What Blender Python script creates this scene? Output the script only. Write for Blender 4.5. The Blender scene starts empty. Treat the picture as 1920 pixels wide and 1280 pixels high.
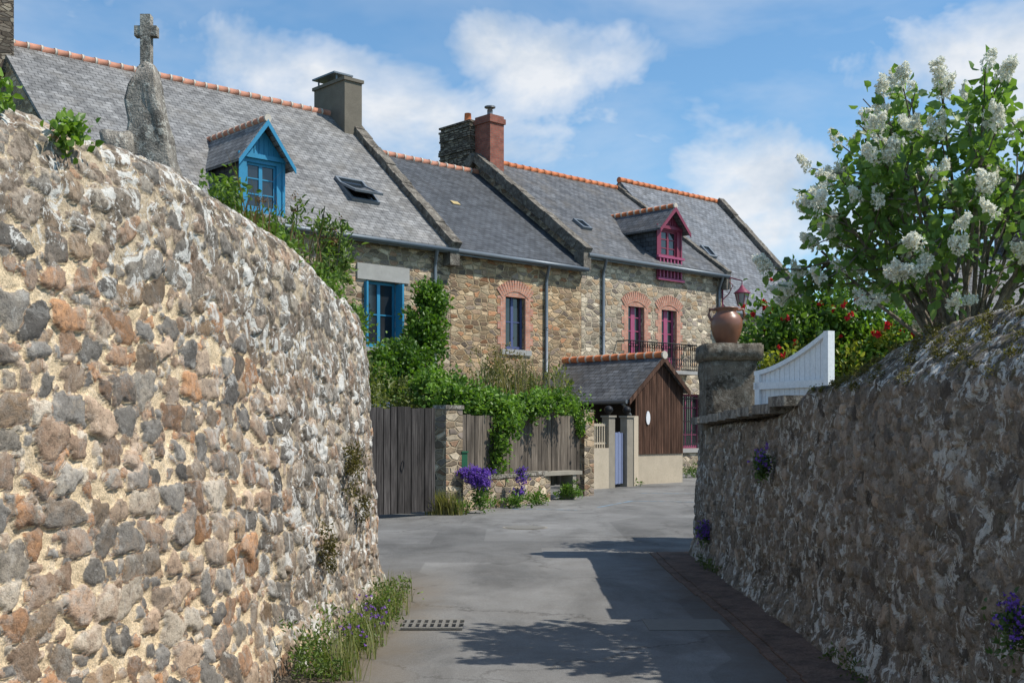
import bpy, math, random, numpy as np
from mathutils import Vector, Matrix, noise as mn
random.seed(7); rng=np.random.default_rng(7)
SC=bpy.context.scene
SC.view_settings.view_transform='Standard'; SC.view_settings.look='None'; SC.view_settings.exposure=0
# ---------------------------------------------------------------- node helpers
def newmat(name):
    m=bpy.data.materials.new(name); m.use_nodes=True
    nt=m.node_tree; b=nt.nodes['Principled BSDF']; return m,nt,b
def nd(nt,t,**k):
    n=nt.nodes.new(t)
    for a,v in k.items():
        if a in [i.name for i in n.inputs]: n.inputs[a].default_value=v
        else: setattr(n,a,v)
    return n
def c4(c): return (c[0],c[1],c[2],1)
def ramp(nt,fac,stops,interp='LINEAR'):
    r=nt.nodes.new('ShaderNodeValToRGB'); cr=r.color_ramp; cr.interpolation=interp
    while len(cr.elements)<len(stops): cr.elements.new(0.5)
    for e,(p,c) in zip(cr.elements,stops):
        e.position=p; e.color=c4(c) if hasattr(c,'__len__') else (c,c,c,1)
    nt.links.new(fac,r.inputs[0]); return r.outputs[0]
def mix(nt,f,a,b,bt='MIX'):
    m=nt.nodes.new('ShaderNodeMix'); m.data_type='RGBA'; m.blend_type=bt
    for s,v in ((0,f),(6,a),(7,b)):
        if isinstance(v,bpy.types.NodeSocket): nt.links.new(v,m.inputs[s])
        elif s==0: m.inputs[0].default_value=v
        else: m.inputs[s].default_value=c4(v)
    return m.outputs[2]
def mth(nt,op,a,b=None,c=None,clamp=False):
    m=nt.nodes.new('ShaderNodeMath'); m.operation=op; m.use_clamp=clamp
    for i,v in enumerate((a,b,c)):
        if v is None: continue
        if isinstance(v,bpy.types.NodeSocket): nt.links.new(v,m.inputs[i])
        else: m.inputs[i].default_value=v
    return m.outputs[0]
def noise(nt,vec,scale,detail=4,rough=.55,dist=0):
    n=nt.nodes.new('ShaderNodeTexNoise'); n.inputs['Scale'].default_value=scale
    n.inputs['Detail'].default_value=min(detail,5); n.inputs['Roughness'].default_value=rough; n.inputs['Distortion'].default_value=dist
    nt.links.new(vec,n.inputs['Vector']); return n
def coords(nt,kind='Object'):
    return nt.nodes.new('ShaderNodeTexCoord').outputs[kind]
def wpos(nt): return nt.nodes.new('ShaderNodeNewGeometry').outputs['Position']
def mapping(nt,vec,scale=(1,1,1),loc=(0,0,0)):
    m=nt.nodes.new('ShaderNodeMapping'); m.inputs['Scale'].default_value=scale; m.inputs['Location'].default_value=loc
    nt.links.new(vec,m.inputs[0]); return m.outputs[0]
def bump(nt,b,h,strength=.5,dist=.02):
    n=nt.nodes.new('ShaderNodeBump'); n.inputs['Strength'].default_value=strength; n.inputs['Distance'].default_value=dist
    nt.links.new(h,n.inputs['Height']); nt.links.new(n.outputs[0],b.inputs['Normal'])
def L(nt,a,b): nt.links.new(a,b)

def m_plain(name,col,rough=.6,metal=0,var=.25,scale=6,bmp=.2,spec=.3):
    m,nt,b=newmat(name); p=wpos(nt)
    n=noise(nt,p,scale,5); 
    c=mix(nt,n.outputs[0],[x*(1-var) for x in col],[min(1,x*(1+var)) for x in col])
    n2=noise(nt,p,scale*9,3)
    c=mix(nt,ramp(nt,n2.outputs[0],[(.35,.0),(.7,.35)]),c,[x*.62 for x in col])
    L(nt,c,b.inputs['Base Color']); b.inputs['Roughness'].default_value=rough; b.inputs['Metallic'].default_value=metal
    b.inputs['Specular IOR Level'].default_value=spec
    if bmp: bump(nt,b,n2.outputs[0],bmp,.01)
    return m
def m_stone_wall(name,palette,mortar,cw=.30,ch=.15,tint=(1,1,1),edge=.05):
    m,nt,b=newmat(name); uv=coords(nt,'UV')
    wn=noise(nt,uv,2.2,2); wn2=noise(nt,uv,9,2)
    add=nt.nodes.new('ShaderNodeVectorMath'); add.operation='MULTIPLY_ADD'
    L(nt,wn.outputs[1],add.inputs[0]); add.inputs[1].default_value=(.18,.10,0); L(nt,uv,add.inputs[2])
    add2=nt.nodes.new('ShaderNodeVectorMath'); add2.operation='MULTIPLY_ADD'
    L(nt,wn2.outputs[1],add2.inputs[0]); add2.inputs[1].default_value=(.05,.04,0); L(nt,add.outputs[0],add2.inputs[2])
    v=mapping(nt,add2.outputs[0],(1/cw,1/ch,1))
    v1=nd(nt,'ShaderNodeTexVoronoi',voronoi_dimensions='2D',Scale=1.,Randomness=.8); L(nt,v,v1.inputs['Vector'])
    v2=nd(nt,'ShaderNodeTexVoronoi',voronoi_dimensions='2D',feature='DISTANCE_TO_EDGE',Scale=1.,Randomness=.8); L(nt,v,v2.inputs['Vector'])
    sep=nt.nodes.new('ShaderNodeSeparateColor'); L(nt,v1.outputs['Color'],sep.inputs[0])
    k=len(palette); col=ramp(nt,sep.outputs[0],[(i/k,c) for i,c in enumerate(palette)],'CONSTANT')
    nn=noise(nt,uv,14,5,.7)
    col=mix(nt,ramp(nt,nn.outputs[0],[(.3,0.),(.6,1.)]),mix(nt,.45,col,(.05,.045,.04)),col)
    br=ramp(nt,sep.outputs[1],[(0,.5),(1,1.35)])
    col=mix(nt,1.,col,br,'MULTIPLY')
    mask=ramp(nt,v2.outputs['Distance'],[(edge*.8,0),(edge*2.6,1)])
    mo=mix(nt,noise(nt,uv,3,4).outputs[0],[x*.5 for x in mortar],[x*1.15 for x in mortar])
    col=mix(nt,mask,mo,col)
    big=noise(nt,uv,.55,5,.65)
    col=mix(nt,1.,col,ramp(nt,big.outputs[0],[(.3,(.66,.64,.62)),(.65,(1.2,1.16,1.08))]),'MULTIPLY')
    col=mix(nt,1.,col,tint,'MULTIPLY')
    L(nt,col,b.inputs['Base Color']); b.inputs['Roughness'].default_value=.92; b.inputs['Specular IOR Level'].default_value=.15
    hh=mth(nt,'MULTIPLY_ADD',nn.outputs[0],.4,mask)
    bump(nt,b,hh,.9,.04); return m
def m_slate(name,c1,c2,moss=(.16,.13,.09),mossamt=.35,mortar=.02):
    m,nt,b=newmat(name); uv=coords(nt,'UV')
    br=nd(nt,'ShaderNodeTexBrick',Scale=1.,**{'Mortar Size':.011,'Brick Width':.24,'Row Height':.15,'Mortar Smooth':.3,'Bias':0.})
    br.inputs['Color1'].default_value=c4(c1); br.inputs['Color2'].default_value=c4(c2)
    br.inputs['Mortar'].default_value=(mortar,mortar,mortar,1); L(nt,uv,br.inputs['Vector'])
    v=mapping(nt,uv,(4.2,6.7,1)); vo=nd(nt,'ShaderNodeTexVoronoi',voronoi_dimensions='2D',Scale=1.); L(nt,v,vo.inputs['Vector'])
    sp=nt.nodes.new('ShaderNodeSeparateColor'); L(nt,vo.outputs['Color'],sp.inputs[0])
    col=mix(nt,1.,br.outputs[0],ramp(nt,sp.outputs[0],[(0,.68),(1,1.28)]),'MULTIPLY')
    n=noise(nt,uv,.8,7,.68); 
    col=mix(nt,ramp(nt,n.outputs[0],[(.48,0.),(.75,mossamt)]),col,moss)
    st=noise(nt,mapping(nt,uv,(3,.35,1)),1,5,.6)
    col=mix(nt,1.,col,ramp(nt,st.outputs[0],[(.3,.76),(.7,1.18)]),'MULTIPLY')
    L(nt,col,b.inputs['Base Color']); b.inputs['Roughness'].default_value=.65; b.inputs['Specular IOR Level'].default_value=.25
    bump(nt,b,mth(nt,'ADD',br.outputs['Fac'],mth(nt,'MULTIPLY',sp.outputs[1],-.6)),-.5,.012); return m
def m_brick(name,c1,c2,mortar=(.35,.3,.26)):
    m,nt,b=newmat(name); uv=coords(nt,'UV')
    br=nd(nt,'ShaderNodeTexBrick',Scale=1.,**{'Mortar Size':.008,'Brick Width':.22,'Row Height':.075})
    br.inputs['Color1'].default_value=c4(c1); br.inputs['Color2'].default_value=c4(c2); br.inputs['Mortar'].default_value=c4(mortar)
    L(nt,uv,br.inputs['Vector']); n=noise(nt,uv,5,5,.7)
    col=mix(nt,1.,br.outputs[0],ramp(nt,n.outputs[0],[(.3,.6),(.7,1.2)]),'MULTIPLY')
    L(nt,col,b.inputs['Base Color']); b.inputs['Roughness'].default_value=.9; bump(nt,b,br.outputs['Fac'],-.5,.01); return m
def m_rock(name,base,lich=(.42,.41,.36),dark=(.04,.037,.03),s=1.,lamt=.5):
    m,nt,b=newmat(name); p=wpos(nt)
    n1=noise(nt,p,5*s,8,.7); n2=noise(nt,p,14*s,6,.7,.4); n3=noise(nt,p,70*s,3,.6)
    c=mix(nt,ramp(nt,n1.outputs[0],[(.33,0),(.58,1)]),dark,base)
    c=mix(nt,ramp(nt,n2.outputs[0],[(.52,0.),(.60,lamt)]),c,lich)
    c=mix(nt,1.,c,ramp(nt,n3.outputs[0],[(.3,.65),(.7,1.25)]),'MULTIPLY')
    L(nt,c,b.inputs['Base Color']); b.inputs['Roughness'].default_value=.93; b.inputs['Specular IOR Level'].default_value=.15
    bump(nt,b,mth(nt,'ADD',n2.outputs[0],n3.outputs[0]),.8,.02); return m
def m_wood(name,c1,c2,pw=.14,grain=1.):
    m,nt,b=newmat(name); uv=coords(nt,'UV')
    sx=nt.nodes.new('ShaderNodeSeparateXYZ'); L(nt,uv,sx.inputs[0])
    cell=mth(nt,'FLOOR',mth(nt,'DIVIDE',sx.outputs[0],pw)); wn=nd(nt,'ShaderNodeTexWhiteNoise',noise_dimensions='1D'); L(nt,cell,wn.inputs['W'])
    g=noise(nt,mapping(nt,uv,(38,1.6,1)),1,5,.65,.3); g2=noise(nt,mapping(nt,uv,(6,.9,1)),1,4)
    c=mix(nt,ramp(nt,g.outputs[0],[(.35,0),(.65,1)]),c1,c2); c=mix(nt,1.,c,ramp(nt,wn.outputs[0],[(0,.6),(1,1.3)]),'MULTIPLY')
    c=mix(nt,1.,c,ramp(nt,g2.outputs[0],[(.3,.55),(.7,1.25)]),'MULTIPLY')
    L(nt,c,b.inputs['Base Color']); b.inputs['Roughness'].default_value=.85; b.inputs['Specular IOR Level'].default_value=.2
    bump(nt,b,g.outputs[0],.5,.006); return m
def m_leaf(name,rough=.45,trans=.35,spec=.4,tt=(1.5,1.7,.7)):
    m,nt,b=newmat(name); a=nd(nt,'ShaderNodeAttribute',attribute_name='col')
    L(nt,a.outputs['Color'],b.inputs['Base Color']); b.inputs['Roughness'].default_value=rough; b.inputs['Specular IOR Level'].default_value=spec
    t=nt.nodes.new('ShaderNodeBsdfTranslucent'); tc=mix(nt,1.,a.outputs['Color'],tt,'MULTIPLY'); L(nt,tc,t.inputs[0])
    ms=nt.nodes.new('ShaderNodeMixShader'); ms.inputs[0].default_value=trans
    L(nt,b.outputs[0],ms.inputs[1]); L(nt,t.outputs[0],ms.inputs[2]); L(nt,ms.outputs[0],nt.nodes['Material Output'].inputs[0]); return m

# ---------------------------------------------------------------- mesh builder
class MB:
    def __init__(s): s.v=[];s.f=[];s.m=[];s.mats=[];s.sm=[]
    def mi(s,mat):
        if mat not in s.mats: s.mats.append(mat)
        return s.mats.index(mat)
    def face(s,pts,mat,sm=False):
        i=len(s.v); s.v+= [tuple(p) for p in pts]; s.f.append(tuple(range(i,i+len(pts)))); s.m.append(s.mi(mat)); s.sm.append(sm)
    def hexa(s,p,mat):
        for q in ((3,2,1,0),(4,5,6,7),(0,1,5,4),(1,2,6,5),(2,3,7,6),(3,0,4,7)): s.face([p[k] for k in q],mat)
    def box(s,x0,x1,y0,y1,z0,z1,mat,M=None):
        p=[(x0,y0,z0),(x1,y0,z0),(x1,y1,z0),(x0,y1,z0),(x0,y0,z1),(x1,y0,z1),(x1,y1,z1),(x0,y1,z1)]
        if M is not None: p=[tuple(M@Vector(q)) for q in p]
        s.hexa(p,mat)
    def prism(s,poly,ext,mat):
        e=Vector(ext); a=[Vector(p) for p in poly]; b=[p+e for p in a]; n=len(a)
        s.face(a[::-1],mat); s.face(b,mat)
        for i in range(n): j=(i+1)%n; s.face([a[i],a[j],b[j],b[i]],mat)
    def tube(s,pts,rad,n,mat,sm=True,caps=True):
        pts=[Vector(p) for p in pts]; rings=[]
        up=Vector((0,0,1))
        for i,p in enumerate(pts):
            d=(pts[min(i+1,len(pts)-1)]-pts[max(i-1,0)]).normalized()
            a=d.cross(up) if abs(d.z)<.95 else d.cross(Vector((1,0,0)))
            a.normalize(); b=a.cross(d)
            r=rad[i] if hasattr(rad,'__len__') else rad
            base=len(s.v)
            for k in range(n):
                t=2*math.pi*k/n; s.v.append(tuple(p+a*(r*math.cos(t))+b*(r*math.sin(t))))
            rings.append(base)
        mi=s.mi(mat)
        for i in range(len(rings)-1):
            for k in range(n):
                k2=(k+1)%n; s.f.append((rings[i]+k,rings[i]+k2,rings[i+1]+k2,rings[i+1]+k)); s.m.append(mi); s.sm.append(sm)
        if caps:
            s.f.append(tuple(rings[0]+k for k in range(n))); s.m.append(mi); s.sm.append(False)
            s.f.append(tuple(rings[-1]+k for k in reversed(range(n)))); s.m.append(mi); s.sm.append(False)
    def lathe(s,prof,c,n,mat):
        rings=[]
        for r,z in prof:
            rings.append(len(s.v))
            for k in range(n):
                t=2*math.pi*k/n; s.v.append((c[0]+r*math.cos(t),c[1]+r*math.sin(t),c[2]+z))
        mi=s.mi(mat)
        for i in range(len(rings)-1):
            for k in range(n):
                k2=(k+1)%n; s.f.append((rings[i]+k,rings[i]+k2,rings[i+1]+k2,rings[i+1]+k)); s.m.append(mi); s.sm.append(True)
    def build(s,name,parent=None,loc=(0,0,0),rot=0,bevel=0):
        me=bpy.data.meshes.new(name); me.from_pydata(s.v,[],s.f)
        for m in s.mats: me.materials.append(m)
        me.polygons.foreach_set('material_index',s.m); me.polygons.foreach_set('use_smooth',s.sm)
        uvl=me.uv_layers.new(name='UVMap'); me.update()
        d=np.zeros(len(me.loops)*2)
        for p in me.polygons:
            n=p.normal
            if abs(n.z)>.985: t=Vector((1,0,0)); u=Vector((0,1,0))
            else:
                t=Vector((-n.y,n.x,0)).normalized(); u=n.cross(t)
            for li in p.loop_indices:
                co=me.vertices[me.loops[li].vertex_index].co
                d[2*li]=co.dot(t); d[2*li+1]=co.dot(u)
        uvl.data.foreach_set('uv',d)
        o=bpy.data.objects.new(name,me); SC.collection.objects.link(o)
        o.location=loc; o.rotation_euler=(0,0,rot)
        if parent: o.parent=parent
        if bevel:
            bm=o.modifiers.new('b','BEVEL'); bm.width=bevel; bm.segments=2
        return o
def empty(name,loc=(0,0,0),rot=0):
    e=bpy.data.objects.new(name,None); SC.collection.objects.link(e); e.location=loc; e.rotation_euler=(0,0,rot); e.empty_display_size=.3; return e
def np_mesh(name,V,F,mats,attrs={},smooth=False,mi=None,parent=None,uv=None):
    V=np.asarray(V,dtype=np.float32); F=np.asarray(F,dtype=np.int32); k=F.shape[1]
    me=bpy.data.meshes.new(name); me.vertices.add(len(V)); me.vertices.foreach_set('co',V.ravel())
    me.loops.add(F.size); me.loops.foreach_set('vertex_index',F.ravel())
    me.polygons.add(len(F)); me.polygons.foreach_set('loop_start',np.arange(0,F.size,k,dtype=np.int32))
    me.update(calc_edges=True); me.validate()
    if smooth: me.polygons.foreach_set('use_smooth',np.ones(len(F),dtype=bool))
    for m in (mats if isinstance(mats,list) else [mats]): me.materials.append(m)
    for a,d in attrs.items():
        at=me.color_attributes.new(a,'FLOAT_COLOR','POINT'); at.data.foreach_set('color',np.asarray(d,dtype=np.float32).ravel())
    o=bpy.data.objects.new(name,me); SC.collection.objects.link(o)
    if parent: o.parent=parent
    return o

# ---------------------------------------------------------------- numpy noise
def hsh(i,j,s):
    v=np.sin(i*127.1+j*311.7+s*74.7)*43758.5453; return v-np.floor(v)
def vn(x,y,s=0):
    ix=np.floor(x);iy=np.floor(y);fx=x-ix;fy=y-iy;fx=fx*fx*(3-2*fx);fy=fy*fy*(3-2*fy)
    a=hsh(ix,iy,s);b=hsh(ix+1,iy,s);c=hsh(ix,iy+1,s);d=hsh(ix+1,iy+1,s)
    return (a*(1-fx)+b*fx)*(1-fy)+(c*(1-fx)+d*fx)*fy
def fbm(x,y,s=0,o=4):
    r=0;a=.5
    for k in range(o): r=r+a*vn(x*2**k,y*2**k,s+k*3.1); a*=.5
    return r/(1-.5**o)
def sstep(a,b,x):
    t=np.clip((x-a)/(b-a),0,1); return t*t*(3-2*t)
def field(U,V,cw,ch,seed,tight=0.):
    U=U+cw*.35*(fbm(U*1.3/cw,V*1.3/cw,seed,3)-.5)+.03*(fbm(U*20,V*20,seed+5,3)-.5)
    V=V+ch*1.1*(fbm(U*.5/cw+9,V*.6/cw,seed+1,3)-.5)+.03*(fbm(U*20+7,V*20,seed+6,3)-.5)
    j0=np.floor(V/ch)
    F1=np.full(U.shape,9.);F2=np.full(U.shape,9.);r2=np.zeros(U.shape);r3=np.zeros(U.shape);TL=np.zeros(U.shape)
    for dj in (-1,0,1):
        j=j0+dj; off=hsh(j,j*0+3,seed+2)*cw; i0=np.floor((U-off)/cw)
        for di in (-1,0,1):
            i=i0+di; h1=hsh(i,j,seed+11);h2=hsh(i,j,seed+12);h3=hsh(i,j,seed+13);h4=hsh(i,j,seed+14);h5=hsh(i,j,seed+15)
            cx=(i+.5+(h1-.5)*.5)*cw+off; cy=(j+.5+(h2-.5)*.4)*ch
            rx=cw*(.22+.36*h3+tight); ry=ch*(.24+.34*(.5*h4+.5*h3)+tight); an=(h5-.5)*.8
            px=U-cx;py=V-cy;ca=np.cos(an);sa=np.sin(an)
            qx=(px*ca+py*sa)/rx;qy=(-px*sa+py*ca)/ry; th=np.arctan2(qy,qx)
            q=(np.abs(qx)**3+np.abs(qy)**3)**(1/3)/(1+.13*np.sin(2*th+h1*6.3)+.11*np.sin(3*th+h2*6.3)+.07*np.sin(5*th+h4*6.3))
            c=q<F1
            F2=np.where(c,F1,np.minimum(F2,q)); F1=np.where(c,q,F1)
            r2=np.where(c,hsh(i,j,seed+20),r2); r3=np.where(c,hsh(i,j,seed+21),r3); TL=np.where(c,qx*(h2-.5)+qy*(h1-.5),TL)
    m=sstep(.02,.12,F2-F1)*sstep(1.10,.97,F1)
    return m,F1,r2,r3,TL
def stone_wall(name,pts,Hs,prof,du,dv,seed,mat,weather,depth=.035,cw=.21,ch=.145,tight=0.,big_=.10):
    P=np.array(pts,float); seg=np.r_[0,np.cumsum(np.hypot(*np.diff(P,axis=0).T))]
    uu=np.arange(0,seg[-1],du); 
    def sm(a): 
        y=np.interp(uu,seg,a); k=int(.5/du)|1; yp=np.pad(y,k//2,mode='reflect',reflect_type='odd'); return np.convolve(yp,np.ones(k)/k,'valid')
    X=sm(P[:,0]);Y=sm(P[:,1]);H=sm(np.array(Hs,float))
    tx=np.gradient(X);ty=np.gradient(Y);l=np.hypot(tx,ty);Nx=ty/l;Ny=-tx/l
    tt=np.arange(0,prof(H[:1],None),dv)
    INS,Z=prof(H[:,None],tt[None,:])
    INS=INS+0*Z
    k=9; ker=np.ones(k)/k
    INS=np.apply_along_axis(lambda a:np.convolve(np.pad(a,k//2,mode='edge'),ker,'valid'),1,INS)
    Z=np.apply_along_axis(lambda a:np.convolve(np.pad(a,k//2,mode='edge'),ker,'valid'),1,Z)
    di=np.gradient(INS,axis=1);dz=np.gradient(Z,axis=1);l=np.hypot(di,dz)+1e-9;di/=l;dz/=l
    U=np.broadcast_to(uu[:,None],Z.shape);V=np.broadcast_to(tt[None,:],Z.shape)
    m,F1,r1,r2,TL=field(U,V,cw,ch,seed,tight)
    m2,G1,s1,s2,_=field(U,V,cw*.40,ch*.42,seed+40,.05)
    small=(1-sstep(.0,.12,m))*m2*(s2>.42)
    wt=weather(U,Z,V)
    big=1-sstep(0.02,.12,m)
    dome=(1-.22*np.clip(F1,0,1)**3)*(.35+.85*r2)+.7*TL*np.clip(1.1-F1,0,1)
    dome2=(1-.3*np.clip(G1,0,1)**2)*.6
    dep=depth*(1-.35*wt)
    h=dep*(m*dome+small*dome2)
    mask=np.maximum(m,small)
    ring=np.exp(-((F1-1.1)/.07)**2)*(1-m); h-= dep*.35*ring
    h+= .02*(fbm(U*9,V*9,seed+60,4)-.5)+big_*(fbm(U*1.1,V*1.1,seed+70,3)-.5)+ .009*(fbm(U*30,V*30,seed+80,3)-.5)
    rr=np.where(big*small>.3,s1,r1); r3=np.where(big*small>.3,s2,r2)
    PX=X[:,None]-Nx[:,None]*INS+Nx[:,None]*dz*h; PY=Y[:,None]-Ny[:,None]*INS+Ny[:,None]*dz*h; PZ=Z+di*h
    n,mm=Z.shape; Vt=np.stack([PX,PY,PZ],-1).reshape(-1,3)
    idx=np.arange(n*mm).reshape(n,mm)
    F=np.stack([idx[:-1,:-1],idx[1:,:-1],idx[1:,1:],idx[:-1,1:]],-1).reshape(-1,4)
    st=np.stack([rr,mask,r3,wt],-1).reshape(-1,4)
    a2=np.stack([U/20,V/10,np.clip(wt,0,1),np.ones_like(wt)],-1).reshape(-1,4)
    return np_mesh(name,Vt,F,mat,{'st':st,'wt':a2},smooth=True)
def m_near(name,pal,mortar,wcol,lich,dk,mossy=0.,lth=.54):
    m,nt,b=newmat(name); a=nd(nt,'ShaderNodeAttribute',attribute_name='st'); w=nd(nt,'ShaderNodeAttribute',attribute_name='wt')
    s=nt.nodes.new('ShaderNodeSeparateColor'); L(nt,a.outputs['Color'],s.inputs[0]); s2=nt.nodes.new('ShaderNodeSeparateColor'); L(nt,w.outputs['Color'],s2.inputs[0])
    p=wpos(nt); k=len(pal)
    n1=noise(nt,p,9,8,.68,.3); n2=noise(nt,p,32,6,.72,.2); n3=noise(nt,p,120,4,.65); nb=noise(nt,p,2.2,6,.65)
    st=ramp(nt,mth(nt,'ADD',s.outputs[0],mth(nt,'MULTIPLY',mth(nt,'SUBTRACT',n1.outputs[0],.5),.25)),[(i/k+.04,c) for i,c in enumerate(pal)])
    st=mix(nt,1.,st,ramp(nt,s.outputs[2],[(0,.6),(1,1.35)]),'MULTIPLY')
    st=mix(nt,ramp(nt,n2.outputs[0],[(.34,1.),(.50,0)]),st,mix(nt,.6,st,(.05,.042,.035)))
    st=mix(nt,ramp(nt,n1.outputs[0],[(.57,0.),(.72,.5)]),st,(.46,.40,.32))
    mo=mix(nt,ramp(nt,n1.outputs[0],[(.35,0),(.65,1)]),[x*.78 for x in mortar],[x*1.12 for x in mortar])
    mo=mix(nt,1.,mo,ramp(nt,n3.outputs[0],[(.3,.75),(.6,1.12)]),'MULTIPLY')
    col=mix(nt,ramp(nt,s.outputs[1],[(.35,0),(.65,1)]),mo,st)
    wf=mth(nt,'ADD',s2.outputs[2],mth(nt,'MULTIPLY',mth(nt,'SUBTRACT',nb.outputs[0],.5),1.1),clamp=True)
    wf=mth(nt,'ADD',wf,mth(nt,'MULTIPLY',mth(nt,'SUBTRACT',n1.outputs[0],.5),.9),clamp=True)
    grey=mix(nt,ramp(nt,n2.outputs[0],[(.36,0),(.58,1)]),dk,wcol)
    grey=mix(nt,.45,grey,col)
    col=mix(nt,ramp(nt,wf,[(.36,0.),(.68,.92)]),col,grey)
    dm=mth(nt,'MULTIPLY',ramp(nt,noise(nt,p,4.3,8,.78,.2).outputs[0],[(.51,0),(.58,1)]),ramp(nt,wf,[(.25,.0),(.7,.75)]))
    col=mix(nt,dm,col,dk)
    lm=mth(nt,'MULTIPLY',ramp(nt,noise(nt,p,6.,7,.78,.9).outputs[0],[(lth,0),(lth+.035,1)]),ramp(nt,wf,[(.15,.15),(.55,.95)]))
    col=mix(nt,lm,col,mix(nt,n2.outputs[0],[x*.72 for x in lich],lich))
    if mossy: 
        mm=mth(nt,'MULTIPLY',ramp(nt,noise(nt,mapping(nt,p,(1,1,1),(5,3,1)),8,6,.7).outputs[0],[(.55,0),(.61,mossy)]),ramp(nt,s2.outputs[2],[(.5,.15),(.9,1)]))
        col=mix(nt,mm,col,(.12,.105,.03))
    col=mix(nt,1.,col,ramp(nt,n3.outputs[0],[(.3,.78),(.7,1.18)]),'MULTIPLY')
    L(nt,col,b.inputs['Base Color']); b.inputs['Roughness'].default_value=.93; b.inputs['Specular IOR Level'].default_value=.15
    bump(nt,b,mth(nt,'ADD',mth(nt,'MULTIPLY',n2.outputs[0],1.4),mth(nt,'MULTIPLY',n3.outputs[0],.7)),.65,.011); return m

# ---------------------------------------------------------------- foliage
def leaf_arrays(P,A,size,wid=.34,fold=.12):
    n=len(P); A=A/np.linalg.norm(A,axis=1,keepdims=True)
    R=rng.normal(size=(n,3)); B=np.cross(A,R); B/=np.linalg.norm(B,axis=1,keepdims=True); Cc=np.cross(A,B)
    s=size[:,None]
    base=P; tip=P+A*s-Cc*s*.12
    l1=P+A*s*.22+B*s*wid*.85+Cc*s*fold; l2=P+A*s*.6+B*s*wid*.8+Cc*s*fold
    r1=P+A*s*.22-B*s*wid*.85+Cc*s*fold; r2=P+A*s*.6-B*s*wid*.8+Cc*s*fold
    V=np.stack([base,l1,l2,tip,r2,r1],1).reshape(-1,3)
    o=(np.arange(n)*6)[:,None]
    F=np.concatenate([o+np.array([[0,1,2,3]]),o+np.array([[0,3,4,5]])])
    return V,F
def cloud(blobs,n,nclump,sig,outer=.55):
    blobs=[(np.array(c,float),np.array(r,float)) for c,r in blobs]
    vol=np.array([r.prod() for c,r in blobs])**.75; pick=rng.choice(len(blobs),nclump,p=vol/vol.sum())
    d=rng.normal(size=(nclump,3)); d/=np.linalg.norm(d,axis=1,keepdims=True)
    rad=rng.random(nclump)**outer
    C=np.array([blobs[k][0] for k in pick])+d*rad[:,None]*np.array([blobs[k][1] for k in pick])*(.8+.4*rng.random(nclump))[:,None]
    ci=rng.integers(0,nclump,n); cs=sig*(.6+.8*rng.random(nclump))
    P=C[ci]+rng.normal(size=(n,3))*cs[ci][:,None]
    return P,ci,d[ci]
def foliage(name,blobs,n,nclump,sig,size,c1,c2,mat,wid=.34,parent=None,up=.3,hang=0,zmin=.02,outer=.55):
    P,ci,D=cloud(blobs,n,nclump,sig,outer); k=P[:,2]>zmin; P=P[k];ci=ci[k];D=D[k]; n=len(P)
    A=rng.normal(size=(n,3))*.8+D*.5+np.array([0,0,up-hang])
    sz=size*(.6+.7*rng.random(n)); V,F=leaf_arrays(P,A,sz,wid)
    t=np.clip(rng.random(nclump)[ci]*.65+rng.random(n)*.45,0,1)[:,None]
    col=np.array(c1)*(1-t)+np.array(c2)*t; col=np.repeat(np.c_[col,np.ones(n)],6,axis=0)
    return np_mesh(name,V,F,mat,{'col':col},parent=parent)
def flowers(name,P,size,c,mat,parent=None,petals=5,var=.2):
    n=len(P); Pp=np.repeat(P,petals,axis=0); A=rng.normal(size=(n*petals,3)); 
    sz=np.repeat(size*(.7+.6*rng.random(n)),petals); V,F=leaf_arrays(Pp,A,sz,.45,.15)
    t=(1+var*(rng.random((n*petals,1))-.5)*2); col=np.array(c)*t; col=np.repeat(np.c_[col,np.ones(n*petals)],6,axis=0)
    return np_mesh(name,V,F,mat,{'col':col},parent=parent)
def grass(name,centers,n,h,c1,c2,mat,spread=.12,parent=None,wid=.006):
    C=np.array(centers,float); ci=rng.integers(0,len(C),n); P=C[ci]+np.c_[rng.normal(size=(n,2))*spread,np.zeros(n)]
    hh=h*(.4+.8*rng.random(n)); a=rng.random(n)*6.283; ln=hh*(.15+.5*rng.random(n)); dx=np.cos(a);dy=np.sin(a)
    w=wid*(.7+.6*rng.random(n)); sx=-dy*w; sy=dx*w
    z0=P[:,2]
    def pt(f,g,s): return np.stack([P[:,0]+dx*ln*g+sx*s,P[:,1]+dy*ln*g+sy*s,z0+hh*f],-1)
    V=np.stack([pt(0,0,-1),pt(0,0,1),pt(.55,.3,.8),pt(.55,.3,-.8),pt(1,1,.05),pt(1,1,-.05)],1).reshape(-1,3)
    o=(np.arange(n)*6)[:,None]; F=np.concatenate([o+np.array([[0,1,2,3]]),o+np.array([[3,2,4,5]])])
    t=rng.random((n,1)); col=np.array(c1)*(1-t)+np.array(c2)*t; col=np.repeat(np.c_[col,np.ones(n)],6,axis=0)
    return np_mesh(name,V,F,mat,{'col':col},parent=parent)

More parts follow.
